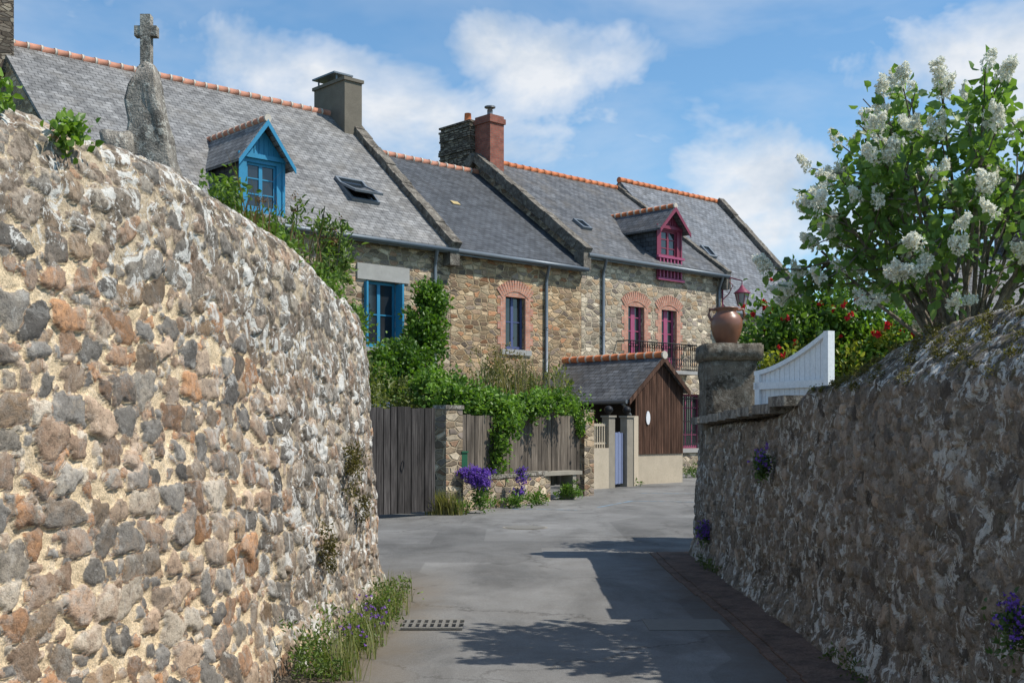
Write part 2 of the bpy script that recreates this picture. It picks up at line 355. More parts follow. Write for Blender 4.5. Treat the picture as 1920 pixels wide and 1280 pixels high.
# ---------------------------------------------------------------- materials
def sc(p,k): return [tuple(min(.75,x*k) for x in c) for c in p]
FS=m_stone_wall('rubble_house_warm',sc([(.20,.16,.12),(.30,.23,.16),(.34,.28,.21),(.24,.20,.17),(.40,.34,.26),(.28,.18,.12),(.16,.14,.12)],1.5),(.52,.43,.31),.27,.12)
FS2=m_stone_wall('rubble_house_ochre',sc([(.22,.16,.11),(.32,.22,.13),(.38,.28,.18),(.27,.19,.13),(.30,.16,.09),(.40,.32,.22),(.19,.15,.12)],1.5),(.54,.42,.28),.30,.13)
FS3=m_stone_wall('rubble_house_grey',sc([(.26,.23,.18),(.36,.31,.24),(.42,.36,.28),(.30,.25,.20),(.46,.40,.32),(.33,.24,.16),(.21,.18,.16)],1.45),(.58,.50,.39),.30,.145)
FS4=m_stone_wall('rubble_dark',sc([(.10,.09,.08),(.15,.13,.11),(.20,.18,.15),(.13,.11,.09),(.24,.21,.17)],1.4),(.12,.10,.085),.26,.09)
SL1=m_slate('slate_grey',(.175,.173,.172),(.24,.236,.232),(.20,.175,.14),.45,.05)
SL2=m_slate('slate_blue_dark',(.058,.064,.074),(.082,.089,.10),(.10,.09,.08),.15,.015)
SL3=m_slate('slate_aged',(.088,.092,.10),(.135,.139,.148),(.145,.12,.09),.6,.025)
SL4=m_slate('slate_blue_light',(.135,.145,.162),(.18,.19,.21),(.16,.14,.12),.35,.035)
BR=m_brick('brick_surround',(.50,.20,.13),(.58,.28,.18))
BR2=m_brick('brick_chimney',(.24,.065,.045),(.32,.10,.065),(.18,.13,.10))
CONC=m_plain('concrete_grey',(.30,.27,.22),.9,0,.3,4,.3)
CONCD=m_plain('chimney_render',(.165,.145,.115),.9,0,.35,2.5,.3)
CONCL=m_plain('render_beige',(.50,.43,.33),.9,0,.2,3,.3)
GRAN=m_plain('granite_lintel',(.36,.35,.33),.9,0,.25,6,.4)
ZINC=m_plain('zinc',(.18,.205,.23),.45,.3,.15,6,0)
TILE=m_plain('terracotta_tile',(.58,.19,.08),.85,0,.4,5,.3)
TILEP=m_plain('terracotta_faded',(.52,.24,.16),.85,0,.4,5,.3)
MORT=m_plain('ridge_mortar',(.55,.50,.43),.95,0,.25,5,.3)
BLUE=m_plain('paint_blue',(.035,.24,.42),.5,0,.18,5,.1)
BLUED=m_plain('paint_navy',(.08,.10,.22),.5,0,.18,5,.1)
PURP=m_plain('paint_burgundy',(.22,.04,.075),.5,0,.2,5,.1)
PURL=m_plain('paint_mauve',(.36,.08,.16),.5,0,.2,5,.1)
WHITE=m_plain('paint_white',(.80,.81,.83),.5,0,.05,4,.05)
GREYB=m_plain('paint_grey_blue',(.20,.24,.38),.6,0,.15,4,.05)
BLACK=m_plain('iron_black',(.018,.018,.02),.5,.3,.2,6,0)
GREENB=m_plain('plastic_green',(.02,.10,.05),.5,0,.1,6,0)
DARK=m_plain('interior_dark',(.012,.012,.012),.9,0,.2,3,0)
CURT=m_plain('curtain',(.30,.30,.30),.9,0,.2,8,0)
OCH=m_plain('ochre_slate',(.45,.34,.16),.8,0,.2,5,0)
GL,nt,b=newmat('window_glass'); b.inputs['Base Color'].default_value=(.02,.025,.03,1); b.inputs['Roughness'].default_value=.06; b.inputs['Specular IOR Level'].default_value=.8
WOODG=m_wood('weathered_boards',(.025,.022,.021),(.095,.085,.08),.15)
WOODF=m_wood('fence_boards',(.065,.052,.042),(.215,.18,.145),.15)
WOODB=m_wood('brown_slats',(.055,.028,.018),(.155,.085,.058),.075)
ROCK=m_rock('lichen_rock',(.32,.29,.25),(.55,.53,.47),(.09,.08,.07),1.,.7)
ROCKD=m_rock('coping_stone',(.30,.265,.22),(.48,.46,.41),(.07,.06,.05),1.,.7)
ROCKP=m_rock('pillar_stone',(.20,.17,.135),(.36,.34,.29),(.045,.038,.03),1.3,.45)
ROCKF=m_rock('gable_coping',(.18,.16,.135),(.36,.33,.28),(.05,.043,.036),.5,.5)
LEAF=m_leaf('leaf'); PETAL=m_leaf('petal',.6,.3,.2,(1.1,1.1,1.1))
BARK=m_rock('bark',(.30,.26,.21),(.42,.40,.36),(.12,.10,.08),2.,.4)
JAR,nt,b=newmat('glazed_stoneware'); p=wpos(nt); n=noise(nt,p,7,5,.6)
cc=mix(nt,n.outputs[0],(.12,.045,.028),(.27,.12,.07)); L(nt,cc,b.inputs['Base Color']); b.inputs['Roughness'].default_value=.36
b.inputs['Specular IOR Level'].default_value=.5

# ---------------------------------------------------------------- row houses
ORG=(6.19,40,0); ROT=math.atan2(.6828,.7306)
def wall_open(mb,x0,x1,z0,z1,y,ops,mat,depth=.28,rev=None):
    xs=sorted({x0,x1,*[o[0] for o in ops],*[o[1] for o in ops]}); zs=sorted({z0,z1,*[o[2] for o in ops],*[o[3] for o in ops]})
    for a,b_ in zip(xs,xs[1:]):
        for c,d in zip(zs,zs[1:]):
            mx=(a+b_)/2;mz=(c+d)/2
            if any(o[0]<mx<o[1] and o[2]<mz<o[3] for o in ops): continue
            mb.face([(a,y,c),(b_,y,c),(b_,y,d),(a,y,d)],mat)
    for o in ops:
        r=rev or mat; a,b_,c,d=o[:4]; Y=y+depth
        mb.face([(a,y,c),(a,Y,c),(a,Y,d),(a,y,d)],r); mb.face([(b_,y,c),(b_,y,d),(b_,Y,d),(b_,Y,c)],r)
        mb.face([(a,y,d),(a,Y,d),(b_,Y,d),(b_,y,d)],r); mb.face([(a,y,c),(b_,y,c),(b_,Y,c),(a,Y,c)],r)
def window(mb,x0,x1,z0,z1,y,mat,nx=2,nz=2,fw=.06,curt=False,mull=.1):
    t=.05
    mb.box(x0,x0+fw,y,y+t,z0,z1,mat); mb.box(x1-fw,x1,y,y+t,z0,z1,mat)
    mb.box(x0+fw,x1-fw,y,y+t,z1-fw,z1,mat); mb.box(x0+fw,x1-fw,y,y+t,z0,z0+fw*1.4,mat)
    for i in range(1,nx):
        x=x0+(x1-x0)*i/nx; w=mull/2 if (i*2==nx) else .018
        mb.box(x-w,x+w,y+.003,y+t-.003,z0+fw*1.4,z1-fw,mat)
    for i in range(1,nz):
        z=z0+(z1-z0)*i/nz; mb.box(x0+fw,x1-fw,y+.008,y+t-.008,z-.016,z+.016,mat)
    mb.face([(x0,y+.03,z0),(x1,y+.03,z0),(x1,y+.03,z1),(x0,y+.03,z1)],GL)
def house(name,s0,s1,d,ze,zr,ops,wm,sm,tile,rmort,base=0.):
    e=empty(name,ORG,ROT); mb=MB(); a=s0+.005;b_=s1-.005; sl=(zr-ze)/d
    wall_open(mb,a,b_,base,ze-.12,0,ops,wm)
    mb.face([(a,2*d,base),(b_,2*d,base),(b_,2*d,ze),(a,2*d,ze)],wm)
    for x in (a,b_): mb.face([(x,0,base),(x,2*d,base),(x,2*d,ze-.12),(x,d,zr-.12),(x,0,ze-.12)],wm)
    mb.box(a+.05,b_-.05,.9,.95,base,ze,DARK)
    mb.build('walls',e)
    mb=MB(); ov=.25; th=.12
    mb.prism([(a,-ov,ze-sl*ov),(a,d,zr),(a,d,zr-th),(a,-ov,ze-sl*ov-th*.6)],(b_-a,0,0),sm)
    mb.prism([(a,d,zr),(a,2*d+ov,ze-sl*ov),(a,2*d+ov,ze-sl*ov-th),(a,d,zr-th)],(b_-a,0,0),sm)
    mb.build('roof',e)
    mb=MB(); x=a
    while x<b_-.1:
        l=min(.36,b_-x); j=random.uniform(-.012,.012)
        mb.tube([(x,d,zr+j),(x+l,d,zr+.015+j)],[.115,.105],8,tile)
        mb.tube([(x-.02,d,zr+.012),(x+.04,d,zr+.012)],[.12,.12],8,rmort)
        x+=.36
    mb.build('ridge_tiles',e)
    mb=MB(); gz=ze-sl*ov-.09; mb.tube([(a,-ov-.06,gz+.01),(b_,-ov-.06,gz-.02)],.065,8,ZINC); mb.box(a,b_,-ov+.01,-ov+.03,gz-.1,gz+.02,ZINC)
    mb.build('gutter',e)
    return e,sl
def downpipe(e,s,ze,zb,sl,side=1):
    mb=MB(); gz=ze-.3
    mb.tube([(s,-.31,gz),(s,-.29,gz-.12),(s+.12*side,-.08,gz-.38),(s+.12*side,-.07,gz-.55),(s+.12*side,-.07,zb)],.05,8,ZINC)
    for z in (zb+1,zb+2.6): mb.tube([(s+.12*side,-.07,z),(s+.12*side,-.07,z+.06)],.062,8,ZINC)
    mb.build('downpipe',e)
def coping(e,s,d,ze,zr,w=.34,h=.22,mat=None,y0=-.3,both=True):
    mb=MB(); mat=mat or ROCKF; n=14; sl=(zr-ze)/d
    def seg(ya,za,yb,zb,i):
        j=lambda:random.uniform(-.02,.02)
        t=Vector((0,yb-ya,zb-za)).normalized(); nn=Vector((0,-t.z,t.y)); 
        if nn.z<0: nn=-nn
        hh=h+j()
        p=[Vector((s-w/2+j(),ya,za)),Vector((s+w/2+j(),ya,za)),Vector((s+w/2+j(),yb,zb)),Vector((s-w/2+j(),yb,zb))]
        lo=[q-nn*.12 for q in p]; hi=[q+nn*hh for q in p]; mb.hexa(lo+hi,mat)
    for i in range(n):
        f0=i/n;f1=(i+1)/n; ya=y0+(d-y0)*f0;yb=y0+(d-y0)*f1
        seg(ya,ze+sl*ya,yb,ze+sl*yb,i)
        if both: seg(2*d-ya,ze+sl*ya,2*d-yb,ze+sl*yb,i)
    mb.box(s-w/2,s+w/2,y0-.02,.1,ze-.75,ze+sl*y0+.06,mat)
    mb.build('gable_coping',e,bevel=.02)
def dormer(e,s0,s1,zb,zw,za,wallmat,frame,sl,ze,slate,ridge,infill,nx,nz,win,front=-.02):
    w=s1-s0;c=(s0+s1)/2; back=(za-ze)/sl+.15; bw=(zw-ze)/sl+.1
    mb=MB()
    for x in (s0,s1-.06): mb.box(x,x+.06,front+.03,bw,zb,zw,SL2)
    wx0,wx1,wz0,wz1=win
    wall_open(mb,s0-.01,s1+.01,zb,zw,front,[win],wallmat,.1)
    mb.face([(s0-.01,front,zw),(s1+.01,front,zw),(c,front,za-.08)],infill)
    n=max(4,int(w/.13))
    for i in range(1,n):
        x=s0+w*i/n; top=zw+(za-.08-zw)*(1-abs(x-c)/(w/2))
        mb.box(x-.012,x+.012,front-.02,front-.003,zw+.02,max(zw+.03,top-.02),wallmat)
    for x in (s0-.03,s1-.05): mb.box(x,x+.08,front-.03,front-.003,zb,zw,frame)
    mb.box(s0-.06,s1+.06,front-.07,front-.033,zw-.05,zw+.06,frame)
    window(mb,wx0,wx1,wz0,wz1,front+.06,frame,nx,nz,.06)
    mb.build('dormer',e)
    mb=MB(); ov=.18;fo=.28; k=(za-zw)/(w/2)
    for sg in (-1,1):
        xe=c+sg*(w/2+ov); z_e=zw-k*ov
        y1=front-fo
        yb_e=(z_e-ze)/sl+.15
        a=[(c,y1,za),(xe,y1,z_e),(xe,yb_e,z_e),(c,back,za)]
        t=[(p[0],p[1],p[2]+.07) for p in a]
        if sg<0: a=a[::-1]; t=t[::-1]
        mb.hexa(a+t,slate)
        b1=Vector((c,y1-.03,za+.05));b2=Vector((xe,y1-.03,z_e+.05))
        mb.hexa([b1+Vector((0,0,-.16)),b2+Vector((0,0,-.14)),b2+Vector((0,.025,-.14)),b1+Vector((0,.025,-.16)),b1,b2,b2+Vector((0,.025,0)),b1+Vector((0,.025,0))],frame)
    mb.build('dormer_roof',e)
    mb=MB(); y=front-fo
    while y<back-.1:
        mb.tube([(c,y,za+.08),(c,y+.3,za+.09)],[.09,.085],8,ridge); mb.tube([(c,y-.02,za+.085),(c,y+.04,za+.085)],.1,8,MORT); y+=.3
    mb.build('dormer_ridge',e)
def roof_window(e,s,d0,w,l,ze,sl,up=.0):
    mb=MB(); t=Vector((0,1,sl)).normalized(); n=Vector((0,-t.z,t.y)); o=Vector((s,d0,ze+sl*d0))
    def bx(x0,x1,a0,a1,h0,h1,mat):
        p=[o+Vector((x,0,0))+t*a+n*h for h in (h0,h1) for x,a in ((x0,a0),(x1,a0),(x1,a1),(x0,a1))]; mb.hexa(p,mat)
    bx(-w/2,w/2,0,.07,0,.1,ZINC);bx(-w/2,w/2,l-.07,l,0,.1,ZINC);bx(-w/2,-w/2+.07,.07,l-.07,0,.1,ZINC);bx(w/2-.07,w/2,.07,l-.07,0,.1,ZINC)
    bx(-w/2+.07,w/2-.07,.07,l-.07,.01,.05,GL)
    if up:
        m0=o+t*(l*.5)+n*.12; a=(t*math.cos(up)-n*math.sin(up)).normalized(); q=a.cross(Vector((1,0,0))); 
        if q.z<0:q=-q
        def bb(x0,x1,a0,a1,h0,h1,mat):
            p=[m0+Vector((x,0,0))+a*aa+q*h for h in (h0,h1) for x,aa in ((x0,a0),(x1,a0),(x1,a1),(x0,a1))]; mb.hexa(p,mat)
        bb(-w/2,w/2,-l/2,-l/2+.09,0,.06,ZINC);bb(-w/2,w/2,l/2-.09,l/2,0,.06,ZINC);bb(-w/2,-w/2+.09,-l/2+.09,l/2-.09,0,.06,ZINC);bb(w/2-.09,w/2,-l/2+.09,l/2-.09,0,.06,ZINC)
        bb(-w/2+.09,w/2-.09,-l/2+.09,l/2-.09,.02,.04,GL)
    mb.build('roof_window',e)
def brick_surround(mb,x0,x1,z0,z1,arch=.3,y=-.012,wl=.2):
    z=z0;i=0
    while z<z1-.01:
        h=min(.225,z1-z); w=wl+(.12 if i%2 else 0)
        mb.box(x0-w,x0+.002,y,.06,z,z+h,BR); mb.box(x1-.002,x1+w,y,.06,z,z+h,BR); z+=.225;i+=1
    n=15; c=(x0+x1)/2; R=((x1-x0)/2+.1)*1.55; half=math.asin(min(.99,((x1-x0)/2+.14)/R)); cz=z1+.02-R*math.cos(half*.85)
    mb.box(x0,x1,y+.006,.055,z1-.0,z1+arch*.45,BR)
    for k in range(n):
        t=-half+2*half*(k+.5)/n; M=Matrix.Translation((c,0,cz))@Matrix.Rotation(t,4,'Y')
        ww=R*2*half/n*.47; mb.box(-ww,ww,y-.012,.05,R-.02,R+arch,BR,M)

# house 1 (blue)
e1,sl=house('stone_house',-21.6,-10.88,5.16,6.93,11.45,[(-13.85,-12.75,3.75,5.55),(-16.6,-15.6,3.7,5.4),(-13.9,-12.7,.1,2.6)],FS,SL1,TILEP,MORT)
mb=MB(); mb.box(-14.15,-12.4,-.05,.2,5.553,5.98,GRAN); mb.box(-14.05,-12.6,-.08,.2,3.63,3.747,GRAN); mb.build('lintel_and_sill',e1,bevel=.01)
mb=MB(); window(mb,-13.85,-12.75,3.75,5.55,.16,BLUE,2,2,.08)
mb.box(-13.9,-13.84,-.12,.1,3.8,5.5,BLUE); mb.box(-12.78,-12.72,-.22,.1,3.8,5.5,BLUE)
mb.box(-13.9,-12.7,.1,.16,.1,2.55,BLUED); window(mb,-16.6,-15.6,3.7,5.4,.16,BLUE,2,2,.08); mb.build('windows',e1)
dormer(e1,-17.65,-16.4,6.6,8.3,9.15,BLUE,BLUE,sl,6.93,SL1,TILEP,BLUE,2,3,(-17.45,-16.6,7.0,8.15))
roof_window(e1,-13.1,1.05,.95,1.15,6.93,sl,.32)
coping(e1,-10.98,5.16,6.93,11.45,.36,.2); downpipe(e1,-11.62,6.93,2,sl)
mb=MB(); mb.box(-11.55,-10.9,4.3,6.0,10.2,12.35,CONCD); mb.box(-11.6,-10.85,4.25,6.05,12.35,12.45,CONCD); 
for x in(-11.45,-11.05):
    for y in (4.9,5.9): mb.box(x,x+.04,y,y+.04,12.45,12.68,ZINC)
mb.box(-11.6,-10.88,4.8,6.05,12.68,12.73,ZINC)
mb.build('chimney',e1,bevel=.015)
mb=MB(); mb.box(-22.2,-21.4,4.6,6.0,10.5,13.3,FS4); mb.build('stone_chimney',e1)
# house 2
e2,sl=house('stone_house',-10.88,-5.45,5.0,6.87,10.5,[(-8.75,-7.92,3.93,5.6)],FS2,SL2,TILEP,MORT)
mb=MB(); brick_surround(mb,-8.75,-7.92,3.85,5.5,.32); mb.box(-8.95,-7.7,-.06,.2,3.76,3.925,GRAN); mb.build('brick_surround',e2)
mb=MB(); window(mb,-8.75,-7.92,3.93,5.6,.15,BLUED,2,2,.07)
mb.build('window',e2)
mb=MB()
for x in (-8.8,): 
    mb.hexa([(x,2.35,6.87+.73*2.35+.012),(x+.3,2.35,6.87+.73*2.35+.012),(x+.3,2.5,6.87+.73*2.5+.012),(x,2.5,6.87+.73*2.5+.012),(x,2.35,6.87+.73*2.35+.03),(x+.3,2.35,6.87+.73*2.35+.03),(x+.3,2.5,6.87+.73*2.5+.03),(x,2.5,6.87+.73*2.5+.03)],OCH)
mb.build('ochre_slate',e2)
downpipe(e2,-7.2,6.87,2,sl)
# house 3 (burgundy)
o3=[(-3.2,-2.37,3.45,5.72),(-1.47,-.64,3.45,5.72),(-.3,.75,.85,2.75),(-3.6,-2.6,.2,2.4)]
e3,sl=house('stone_house',-5.45,2.0,5.0,7.32,11.0,o3,FS3,SL3,TILE,TILE)
mb=MB()
for o in o3[:2]: brick_surround(mb,o[0],o[1],o[2],o[3]-.1,.32)
mb.build('brick_surrounds',e3)
mb=MB()
for o in o3[:2]: window(mb,o[0],o[1],o[2],o[3],.15,PURL,2,5,.09,mull=.2); 
for o in o3[:2]: mb.box(o[0]+.07,o[1]-.07,.14,.2,o[2]+.05,o[2]+.55,PURL)
window(mb,-.3,.75,.85,2.75,.15,PURL,3,4,.07); mb.box(-.42,.87,-.08,.12,.70,.845,GRAN)
window(mb,-3.6,-2.6,.2,2.4,.15,PURL)
mb.build('french_windows',e3)
mb=MB();
zb,zt=3.5,4.42
for a,b_ in (((-3.75,-.3),(-.15,-.3)),((-3.75,-.3),(-3.75,0)),((-.15,-.3),(-.15,0))):
    mb.tube([(a[0],a[1]-.2,zt),(b_[0],b_[1]-.2 if b_[1]<0 else 0,zt)],.022,6,BLACK); mb.tube([(a[0],a[1]-.2,zb+.06),(b_[0],b_[1]-.2 if b_[1]<0 else 0,zb+.06)],.018,6,BLACK)
x=-3.75
while x<=-.14:
    mb.tube([(x,-.5,zb+.06),(x,-.5,zt)],.012,5,BLACK)
    mb.tube([(x+.06+.05*math.cos(q),-.5,zb+.3+.13*math.sin(q)) for q in np.linspace(0,6.28,9)],.011,4,BLACK)
    mb.tube([(x+.06+.04*math.cos(q),-.5,zt-.14+.07*math.sin(q)) for q in np.linspace(0,6.28,9)],.01,4,BLACK); x+=.12
mb.box(-3.85,-.05,-.55,-.003,zb-.1,zb+.02,GRAN)
for i in range(9): mb.tube([(-.28+.12*i,-.05,.9),(-.28+.12*i,-.05,2.7)],.013,5,BLACK)
for z in (1.0,1.8,2.6): mb.tube([(-.35,-.05,z),(.8,-.05,z)],.015,5,BLACK)
mb.build('iron_balcony',e3)
dormer(e3,-1.72,-.42,6.65,8.45,9.1,PURP,PURP,sl,7.32,SL3,TILE,PURP,2,3,(-1.5,-.64,7.45,8.35))
mb=MB(); 
for i in range(7): mb.box(-1.68+.19*i,-1.68+.19*i+.06,-.12,-.06,6.72,7.38,PURL)
mb.box(-1.78,-.36,-.14,-.05,7.38,7.46,PURL); mb.box(-1.78,-.36,-.14,-.05,6.62,6.7,PURL); mb.build('dormer_guard',e3)
roof_window(e3,-3.9,1.2,.45,.6,7.32,sl)
coping(e3,-5.5,5.0,7.32,11.0,.34,.2); coping(e3,1.95,5.0,7.32,11.0,.26,.12)
downpipe(e3,-4.6,7.32,2,sl); downpipe(e3,1.6,7.32,2,sl)
mb=MB(); mb.box(-5.4,-4.75,4.4,5.2,10,12.2,BR2); mb.box(-5.45,-4.7,4.35,5.25,12.2,12.38,BR2); mb.box(-5.4,-4.75,4.4,5.2,12.38,12.48,BR2)
mb.tube([(-5.05,4.8,12.48),(-5.05,4.8,12.75)],.1,10,ZINC); mb.tube([(-5.05,4.8,12.82),(-5.05,4.8,12.86)],.2,10,ZINC); mb.tube([(-5.05,4.8,12.75),(-5.05,4.8,12.82)],.03,6,ZINC)
mb.build('brick_chimney',e3)
mb=MB(); mb.box(-5.58,-5.0,5.25,6.85,9.9,12.4,FS)
for i in range(30): 
    z=9.95+i*.082; j=random.uniform(-.06,.02); mb.box(-5.6+j,-4.98-j,5.24+j,6.87-j,z+.004,z+.07,FS4)
mb.tube([(-5.3,5.7,12.35),(-5.3,5.7,12.75)],[.14,.12],10,TILE); mb.build('stone_chimney',e3)
# house 4
e4,sl=house('stone_house',2.0,8.6,5.0,6.1,11.35,[(3.2,4.0,3.2,4.6)],FS3,SL4,TILE,TILE)
mb=MB(); window(mb,3.2,4.0,3.2,4.6,.15,WHITE); mb.build('window',e4)
roof_window(e4,4.0,1.95,.5,.65,6.1,sl); coping(e4,8.5,5.0,6.1,11.35,.36,.2)
# ---- lantern
e=empty('wall_lantern',ORG,ROT); mb=MB(); X,Yl=2.15,-.75; 
mb.tube([(1.9,-.08,5.6),(1.9,-.08,7.0)],.03,6,PURP); mb.tube([(1.9,-.08,6.9),(2.0,-.4,6.97),(X,Yl,6.85)],.025,6,PURP)
mb.tube([(1.9,-.08,6.2),(1.97,-.3,6.4),(2.02,-.45,6.7),(2.0,-.3,6.85)],.02,6,PURP)
mb.tube([(X,Yl,6.86),(X,Yl,6.66)],.02,6,PURP)
mb.lathe([(.0,.80),(.05,.78),(.10,.70),(.13,.66),(.30,.52),(.31,.49),(.0,.48)],(X,Yl,5.9),6,PURP)
mb.lathe([(.0,.0),(.06,.02),(.16,.06),(.17,.09),(.0,.10)],(X,Yl,5.9),6,PURP)
mb.lathe([(.14,.09),(.24,.49)],(X,Yl,5.9),6,CURT)
for k in range(6):
    t=2*math.pi*k/6; mb.tube([(X+.15*math.cos(t),Yl+.15*math.sin(t),5.98),(X+.255*math.cos(t),Yl+.255*math.sin(t),6.4)],.014,5,PURP)
mb.build('lantern',e)

# ---------------------------------------------------------------- shed
eS=empty('wooden_shed',(3.40,31.5,0),ROT); mb=MB(); W_=2.1;D_=3.7
mb.box(0,W_,0,.2,0,.86,CONCL); mb.box(W_-.2,W_,.2,D_,0,2.7,CONCL); mb.box(0,W_-.2,D_-.2,D_,0,2.7,DARK)
mb.box(-.0,.12,.2,.32,.0,2.65,WOODB); mb.box(0,.1,2.0,2.12,0,2.65,DARK)
mb.box(.5,.55,.2,D_,0,2.8,BLACK)
mb.build('walls',eS)
mb=MB(); x=0;c=W_/2
while x<W_-.01:
    xm=x+.035; top=2.68+(3.45-2.68)*(1-abs(xm-c)/c)
    mb.box(x,x+.058,-.035,-.005,.84,top,WOODB); x+=.075
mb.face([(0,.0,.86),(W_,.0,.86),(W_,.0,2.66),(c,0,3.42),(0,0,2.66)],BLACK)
mb.build('board_gable',eS)
mb=MB(); k=(3.53-2.66)/c
for x1,y0 in ((-.45,-.18),(W_+.12,-.18)):
    z1=3.53-k*abs(x1-c); a=[(c,y0,3.53),(x1,y0,z1),(x1,D_,z1),(c,D_,3.53)]
    if x1<0:a=a[::-1]
    mb.hexa(a+[(p[0],p[1],p[2]+.07) for p in a],SL3)
    b1=Vector((c,y0-.03,3.6));b2=Vector((x1,y0-.03,z1+.07)); h=Vector((0,0,-.16));t=Vector((0,.026,0))
    mb.hexa([b1+h,b2+h,b2+h+t,b1+h+t,b1,b2,b2+t,b1+t],WOODB)
mb.build('roof',eS)
mb=MB(); y=-.2
while y<D_-.1:
    mb.tube([(c,y,3.62),(c,y+.34,3.64)],[.11,.10],8,TILE); mb.tube([(c,y-.02,3.625),(c,y+.03,3.625)],.115,8,MORT); y+=.33
mb.build('ridge_tiles',eS)
mb=MB(); zg=3.53-k*(c+.45); mb.tube([(-.5,-.15,zg),(-.5,D_,zg)],.06,8,ZINC); mb.tube([(-.5,.0,zg-.05),(-.35,.0,zg-.2),(-.08,.1,zg-.35),(-.08,.1,.1)],.045,8,ZINC)
mb.build('gutter',eS)
mb=MB(); pl=[(.50+.085*math.cos(t),-.045,1.85+.19*math.sin(t)) for t in np.linspace(0,2*math.pi,20,endpoint=False)]; mb.prism(pl,(0,-.02,0),WHITE); mb.build('oval_plaque',eS)
eg=empty('garden_gate'); mb=MB()
def P2(px,Y): return ((px-960)/2133*Y,Y)
def post(mb,px,Y,w,h,mat,ball=True):
    x,y=P2(px,Y); M=Matrix.Translation((x,y,0))@Matrix.Rotation(ROT,4,'Z'); mb.box(-w/2,w/2,-w/2,w/2,0,h,mat,M); mb.box(-w/2-.03,w/2+.03,-w/2-.03,w/2+.03,h,h+.05,mat,M)
    if ball: mb.lathe([(.001,0),(.05,.02),(.05,.05),(.1,.09),(.12,.15),(.1,.21),(.05,.25),(.001,.26)],(x,y,h+.05),12,BLACK)
post(mb,1141,29.9,.24,1.85,CONC); post(mb,1175,30.6,.24,1.85,CONC)
mb.build('posts',eg,bevel=.01)
def rail(mb,A,B,z0,z1,mat,th=.03,w=.14,gap=.01,hf=None,n=None):
    A=Vector(A);B=Vector(B);l=(B-A).length;an=math.atan2(B.y-A.y,B.x-A.x); M=Matrix.Translation((A.x,A.y,0))@Matrix.Rotation(an,4,'Z'); x=0
    while x<l-.02:
        ww=min(w,l-x)-gap; top=(hf(x/l) if hf else z1)+random.uniform(-.02,.02); j=random.uniform(-.006,.006)
        mb.box(x,x+ww,-th/2+j,th/2+j,z0+random.uniform(0,.02),top,mat,M); x+=w
    return M,l
mb=MB(); rail(mb,P2(1149,30.0),P2(1167,30.5),.08,1.45,GREYB,.04,.1,.006); mb.build('leaf',eg)
ew=empty('low_rendered_wall'); mb=MB(); 
a=P2(1100,29.2);b_=P2(1136,29.8)
def seg_box(mb,A,B,t,z0,z1,mat):
    an=math.atan2(B[1]-A[1],B[0]-A[0]); l=math.hypot(B[0]-A[0],B[1]-A[1]); M=Matrix.Translation((A[0],A[1],0))@Matrix.Rotation(an,4,'Z'); mb.box(0,l,-t/2,t/2,z0,z1,mat,M); return M,l
M,l=seg_box(mb,a,b_,.2,0,1.05,CONCL); seg_box(mb,P2(1182,30.75),(3.40,31.5),.2,0,1.9,CONCL); mb.build('wall',ew)
mb=MB()
for i in range(8): mb.box(l*i/8+.01,l*i/8+.04,-.015,.015,1.05,1.7,CONCL,M)
mb.box(0,l,-.012,.012,1.62,1.68,CONCL,M); mb.box(0,l,-.012,.012,1.15,1.2,CONCL,M); mb.build('railing',ew)

# ---------------------------------------------------------------- big gate, fence, post, bench
mb=MB(); M,l=rail(mb,(-4.6,17.8),(-1.40,20.66),.06,1.95,WOODG,.035,.15,.014,hf=lambda f:1.93+.02*math.sin(f*9))
mb.box(0,l,.02,.07,.35,.5,WOODG,M); mb.box(0,l,.02,.07,1.5,1.65,WOODG,M); mb.box(0,l,.075,.09,.1,1.85,DARK,M)
mb.tube([M@Vector((l-.75,-.04,1.0)),M@Vector((l-.75,-.08,.95)),M@Vector((l-.75,-.04,.82))],.012,6,BLACK)
mb.build('wooden_gate')
mb=MB(); x,y=P2(841,21.1); M=Matrix.Translation((x,y,0))@Matrix.Rotation(ROT,4,'Z'); mb.box(-.2,.2,-.17,.17,0,1.93,FS,M); mb.box(-.22,.22,-.19,.19,1.93,2.0,ROCKD,M); mb.build('stone_gatepost',bevel=.02)
mb=MB(); x,y=P2(1096,26.5); M=Matrix.Translation((x,y,0))@Matrix.Rotation(ROT,4,'Z'); mb.box(-.16,.16,-.15,.15,0,2.0,FS,M); mb.build('stone_gatepost',bevel=.02)
A=P2(858,21.9);B=P2(1086,26.3)
mb=MB(); rail(mb,A,B,.3,1.9,WOODF,.03,.15,.012,hf=lambda f:1.83+.22*math.exp(-((f-.62)/.14)**2)+.1*math.exp(-((f-1.)/.15)**2)-.05*f)
mb.build('wooden_fence')
A2=P2(862,21.3);B2=P2(1032,24.6)
mb=MB(); an=math.atan2(B2[1]-A2[1],B2[0]-A2[0]); l=math.hypot(B2[0]-A2[0],B2[1]-A2[1]); M=Matrix.Translation((A2[0],A2[1],0))@Matrix.Rotation(an,4,'Z')
mb.box(0,l,0,.25,0,.58,FS,M); x=0
while x<l: 
    w=random.uniform(.3,.5); mb.box(x,min(l,x+w-.01),-.02,.28,.58,.64+random.uniform(0,.02),ROCKD,M); x+=w
mb.box(0,l,.25,.75,0,.52,ROCKD,M)
mb.build('low_stone_wall',bevel=.01)
mb=MB(); A3=P2(996,24.3);B3=P2(1076,25.4); an=math.atan2(B3[1]-A3[1],B3[0]-A3[0]); l=math.hypot(B3[0]-A3[0],B3[1]-A3[1]); M=Matrix.Translation((A3[0],A3[1],0))@Matrix.Rotation(an,4,'Z')
